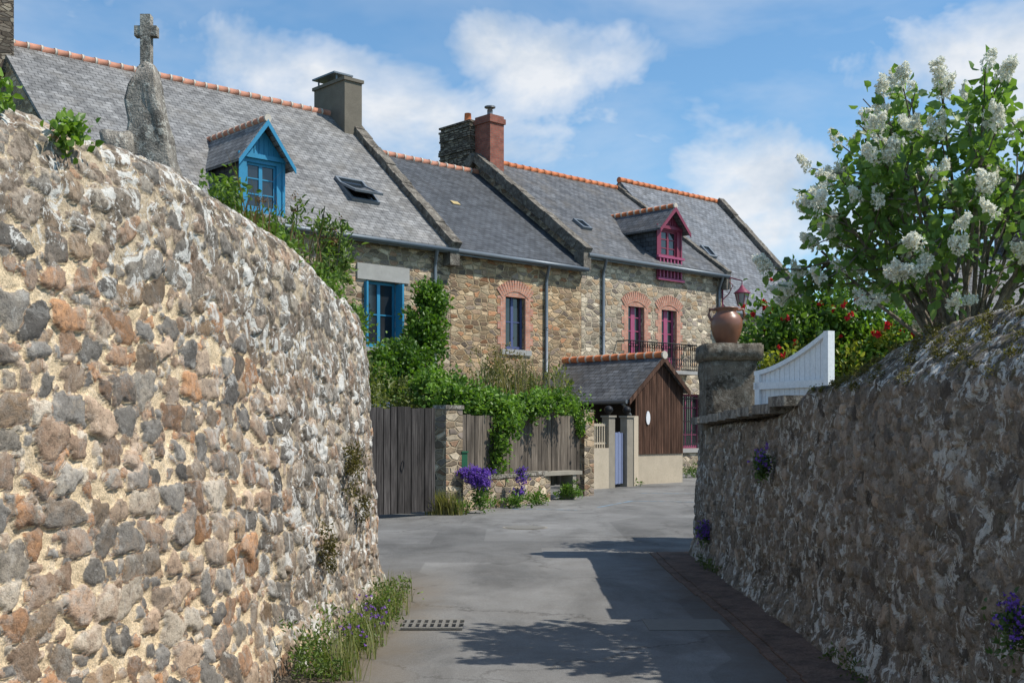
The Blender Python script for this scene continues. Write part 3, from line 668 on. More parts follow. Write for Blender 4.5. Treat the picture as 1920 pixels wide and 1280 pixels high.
mb.box(-.05,l+.05,-.2,.2,.55,.63,CONC,M); mb.box(.1,.22,-.17,.17,0,.55,CONC,M); mb.box(l-.25,l-.13,-.17,.17,0,.55,CONC,M); mb.build('concrete_bench',bevel=.01)
mb=MB(); x,y=P2(866,21.2); M=Matrix.Translation((x,y,0))@Matrix.Rotation(ROT,4,'Z'); mb.box(-.07,.07,-.08,.08,.82,1.12,GREENB,M); mb.box(-.08,.08,-.10,.09,1.12,1.15,GREENB,M); mb.box(-.03,.03,-.0,.05,0,.82,BLACK,M); mb.build('letter_box',bevel=.01)

# ---------------------------------------------------------------- near walls
NW=m_near('rubble_wall_left',[(.12,.11,.10),(.23,.21,.185),(.31,.21,.13),(.32,.29,.25),(.44,.235,.12),(.165,.145,.125),(.48,.36,.26),(.26,.175,.12),(.54,.46,.36),(.24,.22,.195)],(.68,.535,.355),(.33,.295,.25),(.70,.68,.63),(.085,.07,.055),0,.535)
NR=m_near('rubble_wall_right',[(.12,.10,.082),(.20,.165,.13),(.26,.205,.15),(.17,.147,.125),(.35,.27,.20),(.23,.195,.16)],(.26,.22,.175),(.25,.225,.19),(.66,.65,.60),(.05,.043,.035),.7,.535)
kn=np.array([0,.35,2.5,2.72,2.9,3.1,3.32,3.6,4.3])
def profL(H,t):
    if t is None: return 4.3
    ins=np.interp(t,kn,[-.10,0,.14,.19,.28,.45,.66,.82,.84])
    f=np.interp(t,kn,[0,.13,.90,.965,.99,1.0,.99,.90,.62]); return ins+0*H,f*H-.05*(t<.05)
def wl(U,Z,V):
    a=sstep(3.6,6.6,U)*.62+sstep(1.7,2.5,V)*.65+.35*(fbm(U*.8,V*.8,5,3)-.5)
    return np.clip(a,0,1)
stone_wall('rubble_garden_wall',[(-3.3,2.2),(-2.8,3.3),(-2.32,4.5),(-1.98,5.5),(-1.68,6.6),(-1.42,8),(-1.27,9.3),(-1.22,10.5),(-1.45,11.7),(-2.1,12.7),(-3.2,13.4),(-5,14.2)],
   [2.95,3.0,3.06,3.12,3.1,2.98,2.82,2.62,2.5,2.45,2.4,2.4],profL,.0115,.0115,3,NW,wl,.032,.215,.14)
ykn=[1,5,7.6,8.2,8.8,9.4,10.0,14.2]
def Hr(Y): return np.interp(Y,ykn,[2.34,2.30,2.22,2.13,1.98,1.80,1.74,1.64])
def profR(H,t):
    if t is None: return 4.0
    zf=np.minimum(1.87,H-.07); k=[0,.25,1.8,1.86,2.36,2.55,2.8,4.0]
    ins=np.interp(t,k,[-.12,-.03,.05,.07,.44,.60,.74,.78])+0*H
    g=np.interp(t,k,[0,.14,1,1,1,1,1,1]); q=np.interp(t,k,[0,0,0,.08,1,1,1,1]); dn=np.interp(t,k,[0,0,0,0,0,.02,.12,1.2])
    return ins,g*zf+q*(H-zf)-dn
def wr(U,Z,V): return np.clip(.38+.7*sstep(1.72,1.86,V)+.6*(fbm(U*.8,V*.8,9,3)-.5),0,1)
yy=[14.2,13.5,12,11,10,9.4,8.8,8.2,7.6,6.5,5,3.5,1.0]
stone_wall('rubble_boundary_wall',[(2.30,y) for y in yy],[float(Hr(y)) for y in yy],profR,.0125,.0115,8,NR,wr,.024,.16,.095,.05,.07)
mb=MB(); y=9.2
while y<13.5:
    l=random.uniform(.45,.8); z=float(Hr(y+l/2))-.0; j=random.uniform(-.015,.015)
    mb.box(2.20+j,2.98+j,y,min(13.9,y+l-.012),z-.02,z+.065,ROCKD); y+=l
mb.build('wall_coping_slabs',bevel=.015)

def rough(name,x0,x1,y0,y1,z0,z1,mat,seg=.05,amp=.015,parent=None,taper=None):
    import bmesh
    bm=bmesh.new(); bmesh.ops.create_cube(bm,size=1)
    bmesh.ops.scale(bm,vec=(x1-x0,y1-y0,z1-z0),verts=bm.verts); bmesh.ops.translate(bm,vec=((x0+x1)/2,(y0+y1)/2,(z0+z1)/2),verts=bm.verts)
    bmesh.ops.bevel(bm,geom=bm.edges[:],offset=.02,segments=2,affect='EDGES')
    for _ in range(5):
        ed=[e for e in bm.edges if e.calc_length()>seg*1.6]
        if not ed: break
        bmesh.ops.subdivide_edges(bm,edges=ed,cuts=1,use_grid_fill=True)
    if taper: 
        for v in bm.verts: v.co=taper(v.co)
    for v in bm.verts:
        n=mn.noise_vector(v.co*5)*amp+mn.noise_vector(v.co*17)*amp*.5; v.co+=n
    me=bpy.data.meshes.new(name); bm.to_mesh(me); bm.free(); me.materials.append(mat)
    for p in me.polygons: p.use_smooth=True
    o=bpy.data.objects.new(name,me); SC.collection.objects.link(o)
    if parent:o.parent=parent
    return o
ep=empty('stone_pillar'); rough('shaft',2.33,2.93,13.6,14.2,0,2.42,ROCKP,.06,.02,ep); rough('cap',2.29,3.0,13.55,14.25,2.40,2.6,ROCKP,.05,.012,ep)
def jar(name,x,y,z,s=1.):
    mb=MB(); pr=[(.0,.0),(.105,.0),(.12,.02),(.165,.12),(.19,.22),(.188,.29),(.16,.35),(.12,.385),(.115,.40),(.14,.43),(.145,.445),(.13,.445),(.10,.40),(.0,.38)]
    mb.lathe([(r*s,h*s) for r,h in pr],(x,y,z),32,JAR)
    for sg in (-1,1): mb.tube([(x+sg*.13*s,y,z+.42*s),(x+sg*.2*s,y,z+.425*s),(x+sg*.215*s,y,z+.36*s),(x+sg*.18*s,y,z+.29*s)],.018*s,8,JAR)
    return mb.build(name)
jar('stoneware_jar',2.62,13.9,2.6,1.02)
ep=empty('stone_pillar'); rough('shaft',3.55,4.05,15.6,16.1,0,2.3,ROCKP,.07,.02,ep); rough('cap',3.5,4.1,15.55,16.15,2.3,2.42,ROCKP,.07,.012,ep)
jar('stoneware_jar',3.95,15.7,2.42,.95)
mb=MB()
def hf(f): return 2.2+.36*f**1.6
A=P2(1418,12.9);B=P2(1549,11.9)
an=math.atan2(B[1]-A[1],B[0]-A[0]); l=math.hypot(B[0]-A[0],B[1]-A[1]); M=Matrix.Translation((A[0],A[1],0))@Matrix.Rotation(an,4,'Z'); n=14
for i in range(n):
    x0=l*i/n;x1=l*(i+1)/n-.008; z0=.3
    a=[(x0,0,z0),(x1,0,z0),(x1,.03,z0),(x0,.03,z0),(x0,0,hf(i/n)),(x1,0,hf((i+1)/n)),(x1,.03,hf((i+1)/n)),(x0,.03,hf(i/n))]
    mb.hexa([M@Vector(q) for q in a],WHITE)
    a=[(x0,-.035,hf(i/n)-.02),(x1+.006,-.035,hf((i+1)/n)-.02),(x1+.006,.06,hf((i+1)/n)-.02),(x0,.06,hf(i/n)-.02)]
    mb.hexa([M@Vector(q) for q in a]+[M@Vector((q[0],q[1],q[2]+.05)) for q in a],WHITE)
mb.box(0,l,-.04,-.003,2.02,2.10,WHITE,M); mb.box(0,l,-.04,-.003,.6,.7,WHITE,M); mb.box(l-.002,l+.07,-.04,.05,.3,2.6,WHITE,M)
mb.box(.02,.1,-.04,-.003,.3,2.2,WHITE,M)
mb.build('white_gate')
mb=MB(); A=P2(1420,14.6)
pl=[]; 
for t in np.linspace(0,math.pi,12): pl.append((A[0]+.15+.16*math.cos(t),14.6,2.35+.22*math.sin(t)))
mb.prism([(A[0]-.01,14.6,.3)][::-1]+pl[::-1]+[(A[0]+.31,14.6,.3)],(0,.04,0),WHITE); mb.build('white_gate')

# stone cross on pinnacle
ec=empty('stone_cross'); cx,cy=P2(275,9.0)
mb=MB(); z0=4.45
mb.box(cx-.04,cx+.04,cy-.04,cy+.04,z0,z0+.40,ROCK); mb.box(cx-.088,cx-.041,cy-.036,cy+.036,z0+.23,z0+.31,ROCK); mb.box(cx+.041,cx+.088,cy-.036,cy+.036,z0+.23,z0+.31,ROCK)
mb.lathe([(0,0),(.065,0),(.07,.04),(.045,.08),(0,.08)],(cx,cy,4.4),8,ROCK)
mb.build('cross',ec,bevel=.012)
def tp(v):
    f=(4.45-v.z); k=.06+.05*min(1,f/.12)+.08*max(0,f-.12); k=min(k,.20); x=(v.x-cx); y=(v.y-cy)
    return Vector((cx+x*k/.4+min(max(0,f-.3)*.14,.13),cy+y*k/.4,v.z))
rough('pinnacle',cx-.4,cx+.4,cy-.35,cy+.35,0,4.45,ROCK,.05,.034,ec,tp)
rough('shoulder',cx-.30,cx-.05,cy-.2,cy+.3,0,3.9,ROCK,.06,.03,ec)

# ---------------------------------------------------------------- ground
AS,nt,b=newmat('asphalt'); p=wpos(nt)
n1=noise(nt,p,.35,6,.6); n2=noise(nt,p,2.5,6,.7); n3=noise(nt,p,160,3,.7); n4=noise(nt,p,40,4,.7); n5=noise(nt,mapping(nt,p,(1,.5,1)),.9,5,.65,.6)
c=mix(nt,ramp(nt,n1.outputs[0],[(.35,0),(.65,1)]),(.165,.162,.156),(.24,.235,.225))
c=mix(nt,ramp(nt,n2.outputs[0],[(.42,.0),(.7,.5)]),c,(.145,.135,.122))
c=mix(nt,1.,c,ramp(nt,n5.outputs[0],[(.35,.72),(.5,1.),(.65,1.14)]),'MULTIPLY')
c=mix(nt,1.,c,ramp(nt,n3.outputs[0],[(.3,.55),(.7,1.35)]),'MULTIPLY')
c=mix(nt,1.,c,ramp(nt,n4.outputs[0],[(.3,.78),(.7,1.16)]),'MULTIPLY')
pv=nd(nt,'ShaderNodeTexVoronoi',distance='CHEBYCHEV',Scale=.42); L(nt,mapping(nt,p,(1,.55,1),(.3,.2,0)),pv.inputs['Vector']); ps=nt.nodes.new('ShaderNodeSeparateColor'); L(nt,pv.outputs['Color'],ps.inputs[0])
c=mix(nt,1.,c,ramp(nt,ps.outputs[0],[(0,.80),(.28,1.0),(.8,1.0)],'CONSTANT'),'MULTIPLY')
vo=nd(nt,'ShaderNodeTexVoronoi',feature='DISTANCE_TO_EDGE',Scale=.4); wn=nt.nodes.new('ShaderNodeVectorMath'); wn.operation='MULTIPLY_ADD'; wn.inputs[1].default_value=(.7,.7,.7)
L(nt,n2.outputs[1],wn.inputs[0]); L(nt,p,wn.inputs[2]); L(nt,wn.outputs[0],vo.inputs['Vector'])
ck=mth(nt,'MULTIPLY',ramp(nt,vo.outputs[0],[(.0,1.),(.010,0.)]),ramp(nt,n1.outputs[0],[(.40,0),(.52,.75)]))
c=mix(nt,ck,c,(.06,.055,.05))
sx=nt.nodes.new('ShaderNodeSeparateXYZ'); L(nt,p,sx.inputs[0])
dl=mth(nt,'ADD',sx.outputs[0],mth(nt,'MULTIPLY',n2.outputs[0],.7))
ed=mth(nt,'MULTIPLY',ramp(nt,mth(nt,'MULTIPLY',dl,-1.),[(.18,0),(.7,.8)]),ramp(nt,mth(nt,'MULTIPLY',sx.outputs[1],.05),[(.55,1),(.65,0)]))
c=mix(nt,ed,c,(.15,.115,.075))
dr=ramp(nt,mth(nt,'ADD',sx.outputs[0],mth(nt,'MULTIPLY',n2.outputs[0],.8)),[(.0,0),(1.,0)]) 
er=mth(nt,'MULTIPLY',mth(nt,'SUBTRACT',mth(nt,'ADD',sx.outputs[0],mth(nt,'MULTIPLY',n2.outputs[0],.8)),1.75),2.,clamp=True)
er=mth(nt,'MULTIPLY',mth(nt,'MULTIPLY',er,.7),ramp(nt,mth(nt,'MULTIPLY',sx.outputs[1],.05),[(.68,1),(.76,0)]))
c=mix(nt,er,c,(.12,.085,.06))
L(nt,c,b.inputs['Base Color']); b.inputs['Roughness'].default_value=.88; b.inputs['Specular IOR Level'].default_value=.25
bump(nt,b,mth(nt,'ADD',n3.outputs[0],n4.outputs[0]),.5,.007)
GR=m_plain('garden_soil_grass',(.10,.11,.045),.95,0,.4,1.2,.5)
mb=MB(); mb.face([(-400,-60,-.01),(400,-60,-.01),(400,700,-.01),(-400,700,-.01)],GR); mb.build('ground')
mb=MB(); rd=[(-6,-4),(2.35,-4),(2.35,14.05),(3.4,17.5),(9,23),(22,34),(32,44),(30,62),(6.1,39.7),(-9,25.6),(-9,16)]
mb.face([(x,y,0) for x,y in rd],AS); mb.build('road')
GUT=m_rock('gutter_paving',(.20,.135,.105),(.20,.155,.13),(.09,.068,.055),.8,.3)
mb=MB(); y=0.
while y<13.6:
    l=.9; w=1.84+.03*math.sin(y*.9)
    mb.box(w,2.5,y,y+l-.004,-.02,.022,GUT); mb.box(w-.09,w-.006,y,y+l-.004,-.02,.012,GUT); y+=l
mb.build('gutter_strip',bevel=.008)
MH=m_plain('cover_worn',(.19,.18,.16),.8,0,.2,12,.5)
mb=MB(); pts=[(.21+.36*math.cos(t),18.1+.36*math.sin(t),.004) for t in np.linspace(0,6.283,28,endpoint=False)]; mb.face(pts,CONC)
pts=[(.21+.32*math.cos(t),18.1+.32*math.sin(t),.009) for t in np.linspace(0,6.283,28,endpoint=False)]; mb.face(pts,MH); mb.build('manhole_cover')
mb=MB(); mb.box(1.08,1.72,8.95,9.45,-.02,.006,MH); mb.build('utility_cover',bevel=.004)
mb=MB(); gx,gy=-.86,9.0; mb.face([(gx,gy,.006),(gx+.45,gy,.006),(gx+.45,gy+.32,.006),(gx,gy+.32,.006)],BLACK)
for i in range(8): mb.box(gx+.005+i*.058,gx+.03+i*.058,gy,gy+.32,.008,.022,MH)
for yy_ in (gy-.05,gy+.15,gy+.32): mb.box(gx-.02,gx+.47,yy_,yy_+.04,.007,.021,MH)
mb.build('drain_grate')
BP,nt,b=newmat('blue_paint'); p=wpos(nt); n=noise(nt,p,7,6,.75); c=mix(nt,ramp(nt,n.outputs[0],[(.44,0),(.58,.8)]),(.18,.178,.17),(.16,.33,.48)); L(nt,c,b.inputs['Base Color']); b.inputs['Roughness'].default_value=.8
mb=MB()
for (xa,ya,xb,yb) in ((0,22.2,1.25,21.9),(1.7,22.6,2.6,24.6),(2.6,24.6,4.0,24.2),(3.0,27.5,4.6,27.2)):
    d=Vector((xb-xa,yb-ya,0)); q=Vector((-d.y,d.x,0)).normalized()*.04; a=Vector((xa,ya,.004)); mb.face([a-q,a+d-q,a+d+q,a+q],BP)
mb.build('road_markings')

# ---------------------------------------------------------------- vegetation
# Lilac
el=empty('lilac_tree'); mb=MB(); base=Vector((3.12,7.9,0)); fork=Vector((3.10,7.85,1.9)); 
mb.tube([base,base+Vector((.03,0,1.)),fork],[.075,.06,.05],10,BARK)
cc=Vector((3.10,7.85,3.16)); R=Vector((1.40,1.08,1.12)); tips=[]; twig=[]
rs=random.Random(21); NF=44; ga=math.pi*(3-math.sqrt(5))
for i in range(NF):
    z=1-2*(i+.5)/NF
    if z<-.62: continue
    r=math.sqrt(1-z*z); d=Vector((r*math.cos(ga*i),r*math.sin(ga*i),z))
    lim=cc+Vector((d.x*R.x,d.y*R.y,d.z*R.z))*rs.uniform(.5,.76)
    m1=fork.lerp(lim,.5)+Vector((rs.uniform(-.1,.1),rs.uniform(-.08,.08),.08)); mb.tube([fork+Vector((rs.uniform(-.03,.03),rs.uniform(-.02,.02),rs.uniform(-.35,0))),fork.lerp(m1,.5)+Vector((rs.uniform(-.05,.05),rs.uniform(-.04,.04),.04)),m1,lim],[.020,.017,.013,.009],7,BARK)
    for j in range(6):
        st=m1.lerp(lim,rs.uniform(.35,1)); 
        dd=(d*.9+Vector((rs.gauss(0,.7),rs.gauss(0,.7),rs.gauss(.15,.5)))).normalized(); ln=rs.uniform(.25,.5)
        e_=st+dd*ln; q=e_-cc; r_=math.sqrt((q.x/R.x)**2+(q.y/R.y)**2+(q.z/R.z)**2)
        if r_>1.06: e_=cc+q*(1.06/r_)
        mid=st.lerp(e_,.5)+Vector((0,0,-.03)); mb.tube([st,mid,e_],[.008,.006,.004],5,BARK); twig.append((st,mid,e_,dd)); tips.append((e_,dd,r_))
mb.build('trunk_and_limbs',el)
P=[];A=[];NL=26
for st,mid,e_,dd in twig:
    for k in range(NL):
        f=rs.uniform(.1,1.02); c=(st.lerp(mid,f*2) if f<.5 else mid.lerp(e_,f*2-1))
        o=Vector((rs.gauss(0,1),rs.gauss(0,1),rs.gauss(0,.8))).normalized(); P.append(c+o*rs.uniform(.01,.11)); A.append(o+Vector((0,0,-.25))+dd*.3)
P=np.array(P);A=np.array(A);n=len(P); V,F=leaf_arrays(P,A,.075*(.6+.6*rng.random(n)),.42,.1); t=np.clip(np.repeat(rng.random(n//NL),NL)*.6+rng.random(n)*.5,0,1)[:,None]
col=np.array((.065,.125,.03))*(1-t)+np.array((.21,.32,.08))*t
np_mesh('leaves',V,F,LEAF,{'col':np.repeat(np.c_[col,np.ones(n)],6,axis=0)},parent=el)
P=[]
for e_,dd,r_ in tips:
    if rs.random()<(.97 if r_>.75 else .4):
        for _ in range(rs.choice((1,2,2,3))):
            ax=(dd*.6+Vector((rs.gauss(0,.4),rs.gauss(0,.4),.6))).normalized(); ln=rs.uniform(.10,.16); w=rs.uniform(.042,.06)
            for k in range(75):
                f=rs.random()**.85; r=w*(1-f*.6)*(.75+.35*rs.random()); o=Vector((rs.gauss(0,1),rs.gauss(0,1),rs.gauss(0,1))).normalized(); P.append(e_+ax*(ln*f)+o*r)
P=np.array(P); flowers('blossoms',P,.0165,(.87,.86,.76),PETAL,el,4,.12)
# Camellia
ecam=empty('camellia_bush'); bl=[((3.9,14.9,2.75),(.9,.7,.8)),((3.45,14.8,2.45),(.5,.5,.55)),((4.6,14.6,2.55),(.85,.6,.8)),((5.3,14.5,2.35),(.8,.6,.7)),((4.1,15,1.7),(1.2,.7,.9))]
foliage('leaves',bl,26000,560,.10,.085,(.025,.065,.015),(.17,.28,.04),LEAF,.3,ecam)
foliage('young_leaves',[((4.3,14.4,2.3),(.8,.4,.5)),((3.4,14.5,2.2),(.4,.3,.4))],5500,160,.07,.07,(.22,.24,.03),(.38,.38,.07),LEAF,.3,ecam)
P,_,_=cloud(bl+[((4.2,14.2,2.5),(1.1,.2,.75))],380,380,.03,.12); flowers('red_flowers',P,.048,(.52,.02,.025),PETAL,ecam,9,.3)
mb=MB(); 
for q in bl: mb.tube([(4.2,14.9,0),(4.2,14.9,1.0),q[0]],[.06,.04,.015],6,BARK)
mb.build('stems',ecam)
foliage('garden_hedge',[((6,15,1.4),(2.5,.8,1.0)),((9,17,1.6),(3,1,1.3)),((5.2,11,1.1),(1.2,1.5,.9)),((11,24,2.2),(3,1.5,2))],14000,300,.16,.10,(.025,.06,.015),(.10,.18,.03),LEAF,.35)
foliage('wall_climber',[((-2.3,29.9,4.1),(.55,.45,.85)),((-2.1,30.1,5.0),(.38,.3,.55)),((-2.8,29.2,3.0),(.7,.6,.75)),((-3.4,28.6,2.9),(.5,.5,.6)),((-2.5,29.4,2.6),(.6,.5,1.0))],24000,460,.10,.10,(.03,.075,.014),(.16,.28,.035),LEAF,.38)
foliage('fence_climber',[((-1.0,23,2.15),(.7,.5,.35)),((-.35,23.4,1.95),(.5,.4,.35)),((.2,24.2,2.0),(.7,.35,.3)),((.9,25.2,2.15),(.6,.4,.3)),((-.25,22.9,1.2),(.22,.12,.7)),((-.05,23.0,1.5),(.3,.12,.4)),((1.5,26.1,1.8),(.4,.2,.35)),((-1.6,24.5,2.4),(.7,.6,.4))],12000,380,.08,.085,(.035,.08,.015),(.20,.33,.05),LEAF,.36)
foliage('garden_shrub',[((-.3,28,2.2),(1.2,1,.8)),((-2.,25,1.6),(1.6,1.,1.1)),((.9,28.5,2.3),(.8,.8,.6)),((-3.6,24.,2.0),(1.2,1,1.2))],12000,400,.13,.10,(.05,.07,.02),(.22,.24,.07),LEAF,.28)
g=[]; 
for i in range(40):
    x=rs.uniform(-.9,.8); g.append((x,27+x*.3,2.3))
grass('shrub_sprays',g,150,1.05,(.14,.15,.06),(.26,.20,.12),LEAF,.3,None,.012)
foliage('shrub_buds',[((-.35,27.2,3.1),(.7,.4,.45)),((.2,27.6,2.9),(.5,.3,.4))],700,120,.05,.07,(.14,.13,.05),(.28,.2,.1),LEAF,.25)
# tall garden shrub rising behind the left wall
et=empty('buddleia_shrub'); mb=MB(); tipz=[]
for i in range(14):
    q=Vector((-2.75+rs.uniform(-.55,.75),13.6+rs.uniform(-.4,.6),rs.uniform(3.5,4.35))); b0=Vector((-2.7,13.8,0)); mb.tube([b0,b0.lerp(q,.6)+Vector((rs.uniform(-.1,.1),0,.1)),q],[.03,.018,.006],5,BARK); tipz.append(q)
mb.build('stems',et)
foliage('leaves',[(tuple(q-Vector((0,0,.35))),(.12,.12,.4)) for q in tipz],1900,90,.06,.085,(.05,.09,.02),(.20,.28,.06),LEAF,.2,et)
foliage('seed_heads',[(tuple(q+Vector((0,0,.02))),(.05,.05,.12)) for q in tipz[:9]],420,18,.03,.03,(.13,.07,.04),(.22,.12,.07),LEAF,.3,et)
foliage('wall_top_plant',[((-1.75,8.6,2.95),(.12,.8,.2)),((-1.6,9.6,2.75),(.12,.7,.2)),((-1.95,7.9,3.15),(.12,.4,.15)),((-1.47,10.4,2.5),(.1,.4,.22))],3800,150,.045,.045,(.04,.08,.015),(.18,.28,.045),LEAF,.28)
g=[(-1.8+rs.uniform(-.1,.1),7.6+rs.random()*2.6,2.9) for i in range(30)]
grass('wall_top_sprigs',g,90,.45,(.10,.10,.04),(.20,.10,.05),LEAF,.06,None,.005)
foliage('wall_ivy',[((-2.55,4.9,3.09),(.16,.35,.04)),((-2.36,5.2,3.06),(.12,.2,.06)),((-2.14,5.5,3.02),(.07,.14,.09))],650,60,.03,.04,(.04,.10,.015),(.20,.32,.04),LEAF,.42)
foliage('wall_fern',[((-1.27,9.0,1.25),(.05,.12,.24)),((-1.33,8.2,.75),(.05,.10,.22)),((-1.2,9.3,.95),(.05,.1,.1))],1300,50,.03,.03,(.07,.06,.025),(.17,.14,.05),LEAF,.22)
foliage('roadside_weeds',[((-1.12,8.2,.1),(.13,.5,.14)),((-1.05,9.2,.12),(.12,.5,.2)),((-1.25,7.2,.14),(.18,.4,.28)),((-1.0,10.2,.1),(.1,.4,.16))],3400,180,.035,.034,(.04,.08,.018),(.19,.26,.06),LEAF,.2)
g=[(-1.1+rs.uniform(-.10,.12),7.0+rs.random()*3.6,0) for i in range(36)]
grass('roadside_grass',g,700,.28,(.12,.15,.04),(.32,.30,.14),LEAF,.04,None,.0035)
P,_,_=cloud([((-1.05,8.1,.25),(.12,.5,.15))],50,20,.03); flowers('weed_flowers',P,.014,(.25,.12,.45),PETAL)
foliage('wall_foot_plants',[((2.1,5.6,.1),(.08,.5,.12)),((2.16,7.2,.06),(.05,.6,.08)),((2.2,12.6,.05),(.05,.8,.08))],1500,80,.03,.03,(.03,.05,.015),(.12,.16,.04),LEAF,.25)
def aubrieta(name,bl,n,nf,sz=.016):
    e=empty(name); foliage('leaves',bl,n,max(10,n//40),.03,.03,(.04,.07,.02),(.13,.20,.06),LEAF,.3,e); P,_,_=cloud([(np.array(c)+np.array((-.0,-.03,.03)),r) for c,r in bl],nf,max(8,nf//12),.03,.3); flowers('purple_flowers',P,sz,(.24,.12,.52),PETAL,e,5,.35)
aubrieta('aubrieta',[((-.72,21.1,.72),(.40,.16,.09)),((-.62,21.1,.56),(.24,.12,.12))],1500,1500,.024)
aubrieta('aubrieta',[((.2,22.7,.6),(.14,.12,.16)),((.15,22.7,.3),(.13,.1,.18))],1000,350,.024)
aubrieta('aubrieta',[((2.2,10.05,1.27),(.05,.10,.12))],700,80)
aubrieta('aubrieta',[((2.22,13.2,.36),(.08,.2,.10))],500,180)
aubrieta('aubrieta',[((2.2,5.0,.72),(.03,.08,.12))],300,110,.013)
foliage('planter_plants',[((-.6,21.1,.25),(.20,.12,.25)),((.0,22.4,.1),(.4,.12,.1)),((.5,23.2,.15),(.4,.12,.12)),((1.2,25,.2),(.3,.15,.2)),((-1.0,20.8,.12),(.25,.12,.1))],2200,120,.045,.06,(.04,.08,.018),(.18,.30,.05),LEAF,.3)
g=[(-1.15+rs.uniform(-.3,.2),20.8+rs.uniform(-.15,.1),0) for i in range(30)]
grass('gate_grass',g,600,.42,(.14,.14,.05),(.32,.28,.12),LEAF,.06,None,.007)
foliage('street_plants',[((3.6,30.9,.08),(.5,.15,.12)),((5.6,36,.2),(.8,.4,.3))],900,50,.05,.06,(.04,.08,.02),(.14,.22,.05),LEAF,.3)
P=[]
for i in range(140):
    y=rs.uniform(4.2,9.0); f=rs.random(); P.append(((2.33+.4*f,y,1.86+(float(Hr(y))-1.86)*f+.02),(.03,.06,.02)))
foliage('moss_cushions',P,11000,380,.014,.012,(.05,.042,.015),(.17,.15,.04),LEAF,.4)

# ---------------------------------------------------------------- right background house
eh=empty('slate_roof_house',(9.2,25,0),math.radians(-12)); mb=MB(); WR=m_plain('white_render',(.70,.68,.63),.9,0,.1,2,.2)
wall_open(mb,0,12,0,3.4,0,[(1.5,2.5,1.2,2.6),(5,6,1.2,2.6)],WR); mb.face([(0,0,0),(0,8,0),(0,8,3.4),(0,4,6.0),(0,0,3.4)],WR); mb.face([(12,0,0),(12,8,0),(12,8,3.4),(12,4,6.0),(12,0,3.4)],WR)
mb.box(.05,11.95,.6,.65,0,3.3,DARK); mb.build('walls',eh)
mb=MB(); mb.prism([(-.2,-.3,3.2),(-.2,4,6.1),(-.2,4,5.95),(-.2,-.3,3.05)],(12.4,0,0),SL1); mb.prism([(-.2,4,6.1),(-.2,8.3,3.2),(-.2,8.3,3.05),(-.2,4,5.95)],(12.4,0,0),SL1); mb.build('roof',eh)
mb=MB(); mb.box(2.2,3.0,3.4,4.6,5.2,7.6,FS4); mb.box(2.15,3.05,3.35,4.65,7.6,7.72,CONC); mb.build('chimney',eh)
mb=MB(); window(mb,1.5,2.5,1.2,2.6,.12,WHITE); window(mb,5,6,1.2,2.6,.12,WHITE); mb.build('windows',eh)
foliage('distant_trees',[((x,95+rs.uniform(-10,10),2.5),(9,5,rs.uniform(3,5))) for x in range(-60,90,12)],16000,500,1.0,.9,(.03,.06,.02),(.08,.13,.04),LEAF,.4)

# ---------------------------------------------------------------- light & sky
sd=Vector((-.74,.15,-1)).normalized(); el_=math.asin(-sd.z); az=math.atan2(-sd.x,-sd.y)
su=bpy.data.lights.new('sun','SUN'); su.energy=5.0; su.angle=math.radians(.5); su.color=(1,.945,.85); so=bpy.data.objects.new('sun',su); SC.collection.objects.link(so); so.rotation_euler=sd.to_track_quat('-Z','Y').to_euler(); so.location=(10,-5,20)
w=bpy.data.worlds.new('World'); SC.world=w; w.use_nodes=True; nt=w.node_tree; nt.nodes.clear()
out=nt.nodes.new('ShaderNodeOutputWorld'); sky=nt.nodes.new('ShaderNodeTexSky'); sky.sky_type='NISHITA'; sky.sun_disc=False; sky.sun_elevation=el_; sky.sun_rotation=az; sky.dust_density=.5; sky.ozone_density=1.2; sky.air_density=1.0
bg=nt.nodes.new('ShaderNodeBackground'); bg.inputs[1].default_value=.14; L(nt,mix(nt,1.,sky.outputs[0],(.78,1.06,1.18),'MULTIPLY'),bg.inputs[0])
g=nt.nodes.new('ShaderNodeTexCoord').outputs['Generated']
def pxdir(px,py): return Vector(((px-960)/2133,1,(800-py)/2133)).normalized()
n1=noise(nt,mapping(nt,g,(1,1,1.4)),7.5,9,.62,.25); n2=noise(nt,mapping(nt,g,(1,1,2.6),(3,1,2)),2.6,8,.62,.5)
tot=None
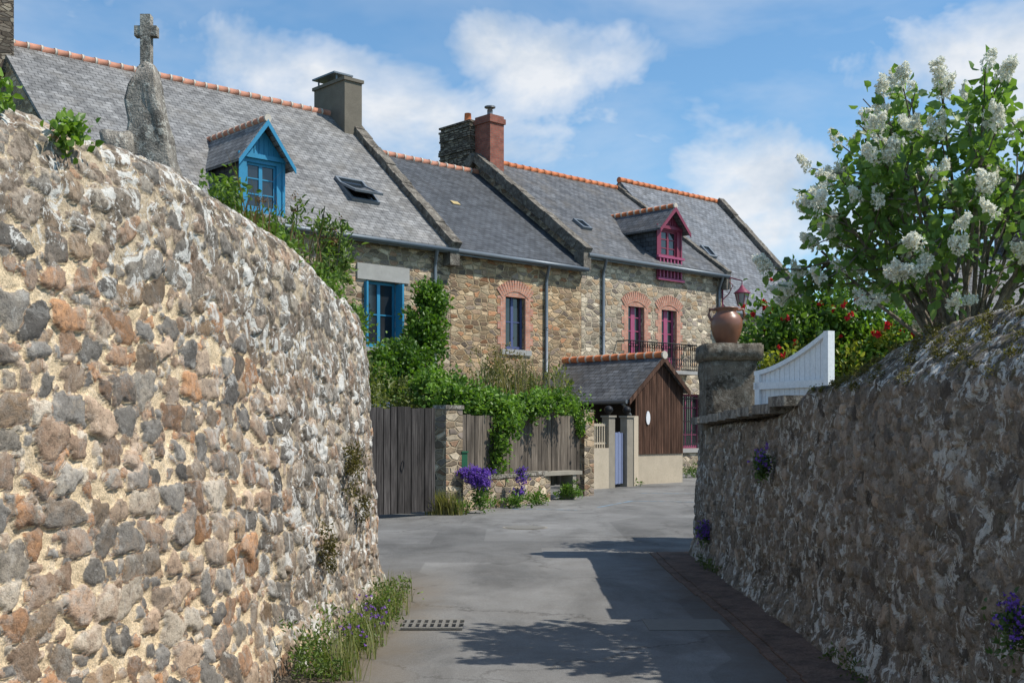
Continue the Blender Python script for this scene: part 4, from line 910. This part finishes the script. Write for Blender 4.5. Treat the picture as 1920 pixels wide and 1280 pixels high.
for px,py,rx,rz,am in ((1040,130,.095,.050,1.),(920,95,.05,.04,.9),(1130,130,.05,.035,.9),(790,215,.11,.05,.9),(570,150,.09,.045,.8),(1400,350,.09,.05,1.),(1300,330,.05,.03,.8),(1830,110,.10,.04,1.),(1500,430,.10,.05,.9),(1120,215,.04,.02,.65),(980,270,.18,.04,.5),(330,70,.2,.05,.4),(2300,200,.2,.08,1),(-300,300,.3,.1,1)):
    v=nt.nodes.new('ShaderNodeVectorMath'); v.operation='SUBTRACT'; L(nt,g,v.inputs[0]); v.inputs[1].default_value=pxdir(px,py)
    s=nt.nodes.new('ShaderNodeVectorMath'); s.operation='MULTIPLY'; L(nt,v.outputs[0],s.inputs[0]); s.inputs[1].default_value=(1/rx,1/rx*.6,1/rz)
    l=nt.nodes.new('ShaderNodeVectorMath'); l.operation='LENGTH'; L(nt,s.outputs[0],l.inputs[0])
    x=mth(nt,'MULTIPLY',mth(nt,'SUBTRACT',1.25,l.outputs['Value'],clamp=True),am)
    tot=x if tot is None else mth(nt,'MAXIMUM',tot,x)
cm=mth(nt,'ADD',mth(nt,'MULTIPLY',tot,.6),mth(nt,'MULTIPLY',mth(nt,'SUBTRACT',n1.outputs[0],.5),1.4))
mask=ramp(nt,cm,[(.18,0.),(.32,.42),(.60,.92)])
thin=ramp(nt,n2.outputs[0],[(.42,0.),(.8,.45)])
mask=mth(nt,'MAXIMUM',mask,thin)
cb=nt.nodes.new('ShaderNodeBackground'); cb.inputs[1].default_value=1.; n3=noise(nt,mapping(nt,g,(1,1,1.6),(0,0,.03)),9,7,.6)
L(nt,ramp(nt,n3.outputs[0],[(.34,(.60,.68,.78)),(.55,(.88,.90,.93))]),cb.inputs[0])
ms=nt.nodes.new('ShaderNodeMixShader'); L(nt,mask,ms.inputs[0]); L(nt,bg.outputs[0],ms.inputs[1]); L(nt,cb.outputs[0],ms.inputs[2]); L(nt,ms.outputs[0],out.inputs[0])
# ---------------------------------------------------------------- camera
cam=bpy.data.cameras.new('camera'); co=bpy.data.objects.new('camera',cam); SC.collection.objects.link(co)
co.location=(0,0,1.6); co.rotation_euler=(math.radians(90),0,0); cam.lens=40; cam.sensor_width=36; cam.shift_y=160/1920; cam.clip_end=2000; cam.clip_start=.05
SC.camera=co
